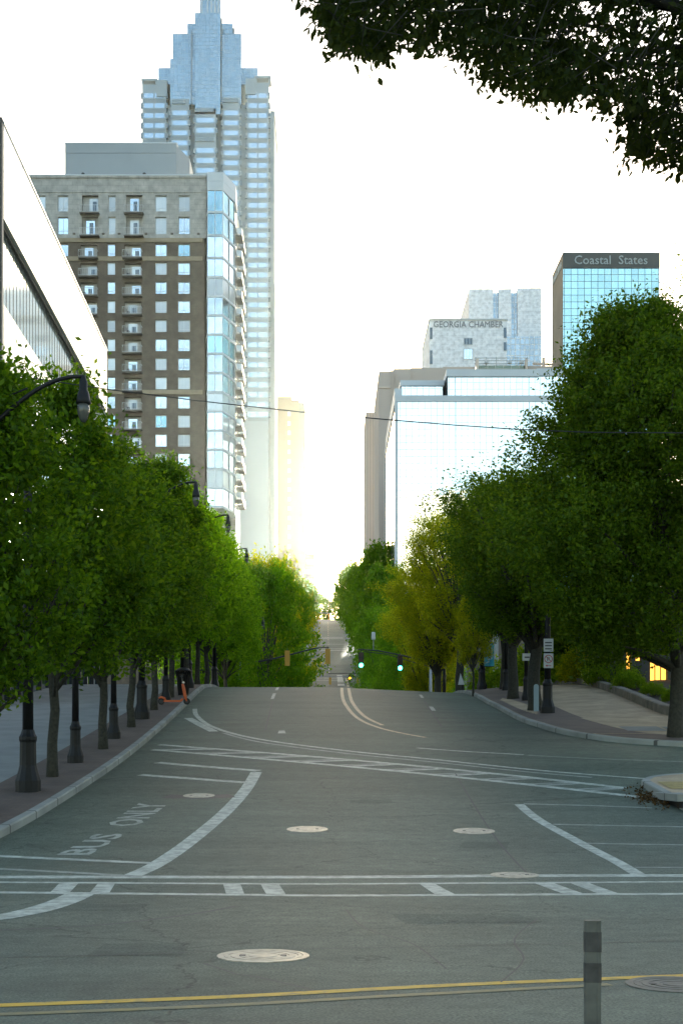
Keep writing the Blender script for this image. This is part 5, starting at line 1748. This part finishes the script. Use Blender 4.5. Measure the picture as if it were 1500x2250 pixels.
# ---- stepped grey brown block behind the glass office
M['greybrown'] = mat('hazed_grey_brown_concrete', (0.60, 0.50, 0.42), 0.8, noise=0.06, scale=0.08)  # grey brown lightened in place of thicker haze
M['peach'] = mat('hazed_peach_concrete', (0.74, 0.61, 0.50), 0.8, noise=0.05, scale=0.08)  # lightened too, haze fade carried by the colour
def stepped_block():
    Y = 300.0
    X, Z = FB(Y)
    zb = P(Y) - 1
    t = thing('concrete_building', 'grey brown stepped block rising behind the glass office roof', 'building', (X(900), Y + 10, zb))
    mb = MB()
    for a, b, q, dy in ((832, 857, 816, 0), (857.2, 865, 812, .8), (865.2, 903, 804, 2), (903.2, 976, 799, 3), (976.2, 1048, 794, 4), (1166, 1225, 792, 4)):
        mb.box(X(a), X(b), Y + dy, Y + 30, zb, Z(q))
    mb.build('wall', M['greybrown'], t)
    mb = MB(); mb.box(X(832) - .15, X(857) , Y - .2, Y - .01, Z(853), Z(850)); mb.build('ledge', M['peach'], t)
    mb = MB(); mb.box(X(1050), X(1163), Y + 4, Y + 20, zb, Z(791)); mb.build('glazed_storey', curtain_mat('olive_glazing', (0.20, 0.23, 0.16), (0.42, 0.42, 0.36), 1.75, 1.0, .15, .1, .4), t)
    mb = MB()
    for zz in (774, 780, 787): mb.box(X(1046), X(1166), Y + 3.8, Y + 4.0, Z(zz) - .12, Z(zz))
    for px in range(1048, 1168, 23): mb.box(X(px), X(px) + .15, Y + 3.7, Y + 3.95, Z(791), Z(773))
    mb.build('roof_railing', M['steel'], t)
    for px in (1049, 1158):
        mb = MB(); mb.box(X(px), X(px + 5), Y + 2.5, Y + 3.6, Z(806), Z(780)); mb.build('roof_duct', M['peach'], t)
    for px in (1072, 1124, 1150):
        mb = MB(); mb.lathe([(.2, -.5), (.45, -.3), (.45, .3), (.2, .5)], 10, X(px), Y + 3.4, Z(785)); mb.build('roof_tank', M['frame_w'], t)
    mb = MB(); mb.tube([(X(1182), Y + 8, Z(775)), (X(1226), Y + 8, Z(777))], .3, 6); mb.tube([(X(1206), Y + 8, Z(792)), (X(1206), Y + 8, Z(762))], .4, 6); mb.build('roof_pipe', M['peach'], t)
stepped_block()
def far_tower():
    Y = 420.0
    X, Z = FB(Y)
    zb = P(Y) - 1
    t = thing('far_tower', 'faint peach tower edge dissolving into the glare beside the street gap', 'building', (X(816), Y + 10, zb))
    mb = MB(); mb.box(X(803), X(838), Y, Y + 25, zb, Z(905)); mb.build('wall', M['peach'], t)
    for k in range(5):
        mb = MB(); mb.box(X(806 + 6 * k), X(808.5 + 6 * k), Y - .3, Y - .02, zb, Z(908)); mb.build('rib', M['greybrown'], t)
far_tower()

# ---- chamber building, back tower, dark topped glass tower
def letters(parent, body, x0, x1, zb_, cap, y, m, side=False):
    vs, fs = text_mb(body, 1.0, extrude=0.03)
    a = min(v[0] for v in vs); b = max(v[0] for v in vs)
    base = text_mb('H', 1.0)[0]; hc = max(v[1] for v in base)
    mb = MB()
    for v in vs:
        u = x0 + (v[0] - a) / (b - a) * (x1 - x0); w = zb_ + v[1] / hc * cap; d = -v[2] * 3
        mb.v.append((u, y + d, w) if not side else (side + d, u, w))
    mb.f = [tuple(f) for f in fs]; mb.m = [0] * len(fs)
    return mb.build('sign_lettering', m, parent)
M['letter_grey'] = mat('grey_sign_letters', (0.22, 0.24, 0.27), 0.5)
M['letter_pale'] = mat('pale_sign_letters', (0.40, 0.45, 0.45), 0.5)
M['chamber_wall'] = brick_mat('pale_stone_hazed_wall', (0.92, 0.93, 0.95), (0.87, 0.885, 0.91), (0.72, 0.74, 0.76), 1, 2.6, 1.3, 0.05, 'XZ')  # pale stone, whitened further to stand in for haze
def chamber():
    Y = 380.0
    X, Z = FB(Y)
    zb = P(Y) - 1
    t = thing('chamber_building', 'pale stone block with grey capital lettering along its top, above the glass office', 'building', (X(1028), Y + 10, zb))
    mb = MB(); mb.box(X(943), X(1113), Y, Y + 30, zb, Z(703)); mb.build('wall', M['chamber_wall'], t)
    mb = MB(); mb.box(X(941.5), X(1114.5), Y - .4, Y + 30.2, Z(703) + .005, Z(700.5)); mb.build('coping', M['panel_w'], t)
    for a, b, c, d in ((944, 949.5, 745, 720), (944, 949.5, 800, 770), (1106, 1112, 742, 720), (1106, 1112, 770, 752)):
        mb = MB(); mb.box(X(a), X(b), Y - .25, Y - .01, Z(c), Z(d)); mb.build('slot_window', M['pane_d'], t)
    for a, b, c, d, p_ in ((1018, 1038, 758, 742, 'pane_d'), (1018, 1038, 790, 766, 'pane_a')):
        window_at(t, X(a), X(b), Z(c), Z(d), Y - .12, p_, (2, 0), fw=.15)
    letters(t, 'GEORGIA CHAMBER', X(952), X(1105), Z(719), 1.65, Y - .12, M['letter_grey'])
chamber()
def back_tower():
    Y = 450.0
    X, Z = FB(Y)
    zb = P(Y) - 1
    t = thing('plain_tower', 'plain pale tower with two vertical window strips behind the lettered stone block', 'building', (X(1110), Y + 10, zb))
    mb = MB()
    for a, b, q in ((1030, 1083, 634), (1095.5, 1123, 634), (1136.5, 1189, 632)): mb.box(X(a), X(b), Y, Y + 30, zb, Z(q))
    mb.build('wall', M['chamber_wall'], t)
    for a, b in ((1083.1, 1095.4), (1123.1, 1136.4)):
        mb = MB(); mb.box(X(a), X(b), Y + 1.2, Y + 29, zb, Z(640)); mb.build('window_strip', M['strip'], t)
    mb = MB(); mb.box(X(1098), X(1175), Y - 12, Y - 2, zb, Z(764)); mb.build('glass_annex', M['strip'], t)
M['strip'] = curtain_mat('strip_glazing', (0.42, 0.50, 0.55), (0.55, 0.57, 0.58), 1.5, 1.8, .25, .1, .5)
back_tower()
M['tower_teal'] = curtain_mat('teal_tower_glass', (0.50, 0.72, 0.68), (0.13, 0.21, 0.21), 1.475, 1.5, .12, .04, .85, vary=.12)
M['tan_stone'] = mat('tan_stone_side', (0.30, 0.23, 0.15), 0.8, noise=0.1, scale=0.2)
M['band_dark'] = mat('dark_grey_roof_band', (0.085, 0.09, 0.085), 0.6)
def coastal():
    Y = 300.0
    X, Z = FB(Y)
    zb = P(Y) - 1
    t = thing('glass_tower', 'teal glass tower with pale lettering on its dark roof band', 'building', (X(1342), Y + 8, zb))
    mb = MB(); mb.box(X(1236.5), X(1448), Y, Y + 14, zb, Z(589)); mb.build('curtain_wall', M['tower_teal'], t)
    mb = MB(); mb.box(X(1236), X(1448.5), Y - .3, Y + 14.1, Z(589) + .005, Z(555)); mb.build('roof_band', M['band_dark'], t)
    mb = MB(); mb.box(X(1236) - .05, X(1236) - .005 + .02, Y + .01, Y + 14.05, zb, Z(556)); mb.build('side_wall', M['tan_stone'], t)
    letters(t, 'Coastal  States', X(1261), X(1421), Z(581), 1.85, Y - .36, M['letter_pale'])
    vs = letters(t, 'Coastal  States', Y + 13, Y + 1.2, Z(583), 1.9, 0, M['letter_pale'], side=X(1236) - .12)
    mb = MB(); mb.tube([(X(1402), Y + 6, Z(556)), (X(1402), Y + 6, Z(549))], .3, 6); mb.box(X(1398), X(1407), Y + 5, Y + 6, Z(556), Z(553)); mb.build('antenna', M['dark'], t)
coastal()

# ---- small lit pavilion behind the shrubs on the right
M['warm'] = mat('lit_window', (0.8, 0.5, 0.15), 0.5, emit=(1.0, 0.46, 0.06), estr=0.9)
def pavilion():
    Y = 62.0
    X, Z = FB(Y)
    zb = P(Y) - .5
    t = thing('pavilion', 'low dark building with warm lit windows behind the shrubs', 'building', (17.5, Y + 4, zb))
    ops = [(X(1428), X(1466), Z(1514), Z(1450)), (X(1476), X(1520), Z(1514), Z(1450)), (X(1396), X(1408), Z(1452), Z(1442)), (X(1376), X(1386), Z(1470), Z(1430))]
    mb = MB(); wall_open(mb, X(1340), X(1700), zb, 9.2, Y, ops, .3); mb.build('wall', M['dark_wall'], t)
    mb = MB(); mb.box(X(1335), X(1710), Y - .5, Y + 9, 9.2, 9.5); mb.build('roof', M['dark'], t)
    mb = MB(); mb.box(X(1340), X(1700), Y + .6, Y + 8.5, zb, 9.19); mb.build('core', M['dark_wall'], t)
    for o in ops:
        mb = MB(); mb.box(o[0], o[1], Y + .25, Y + .29, o[2], o[3]); w = mb.build('lit_window', M['warm'], t)
        mb = MB()
        n = max(1, int((o[1] - o[0]) / .2))
        for k in range(n + 1):
            c = o[0] + (o[1] - o[0]) * k / n; mb.box(c - .02, c + .02, Y + .18, Y + .24, o[2], o[3])
        mb.build('mullion_lattice', M['dark'], w)
pavilion()

# ------------------------------------------------------------------ haze
def haze():
    mb = MB(); mb.box(-760, 760, -300, 1190, -4, 340)
    m = bpy.data.materials.new('haze_air')
    m.use_nodes = True
    t = m.node_tree
    for n in list(t.nodes): t.nodes.remove(n)
    out = t.nodes.new('ShaderNodeOutputMaterial')
    v = t.nodes.new('ShaderNodeVolumePrincipled')
    v.inputs['Color'].default_value = (0.95, 1.0, 0.90, 1)
    v.inputs['Density'].default_value = HAZE_DENSITY
    v.inputs['Anisotropy'].default_value = HAZE_ANISO
    v.inputs['Density Attribute'].default_value = ''
    v.inputs['Temperature Attribute'].default_value = ''
    t.links.new(v.outputs[0], out.inputs['Volume'])
    o = mb.build('haze', m)
    tag(o, None, None, kind='stuff')
haze()
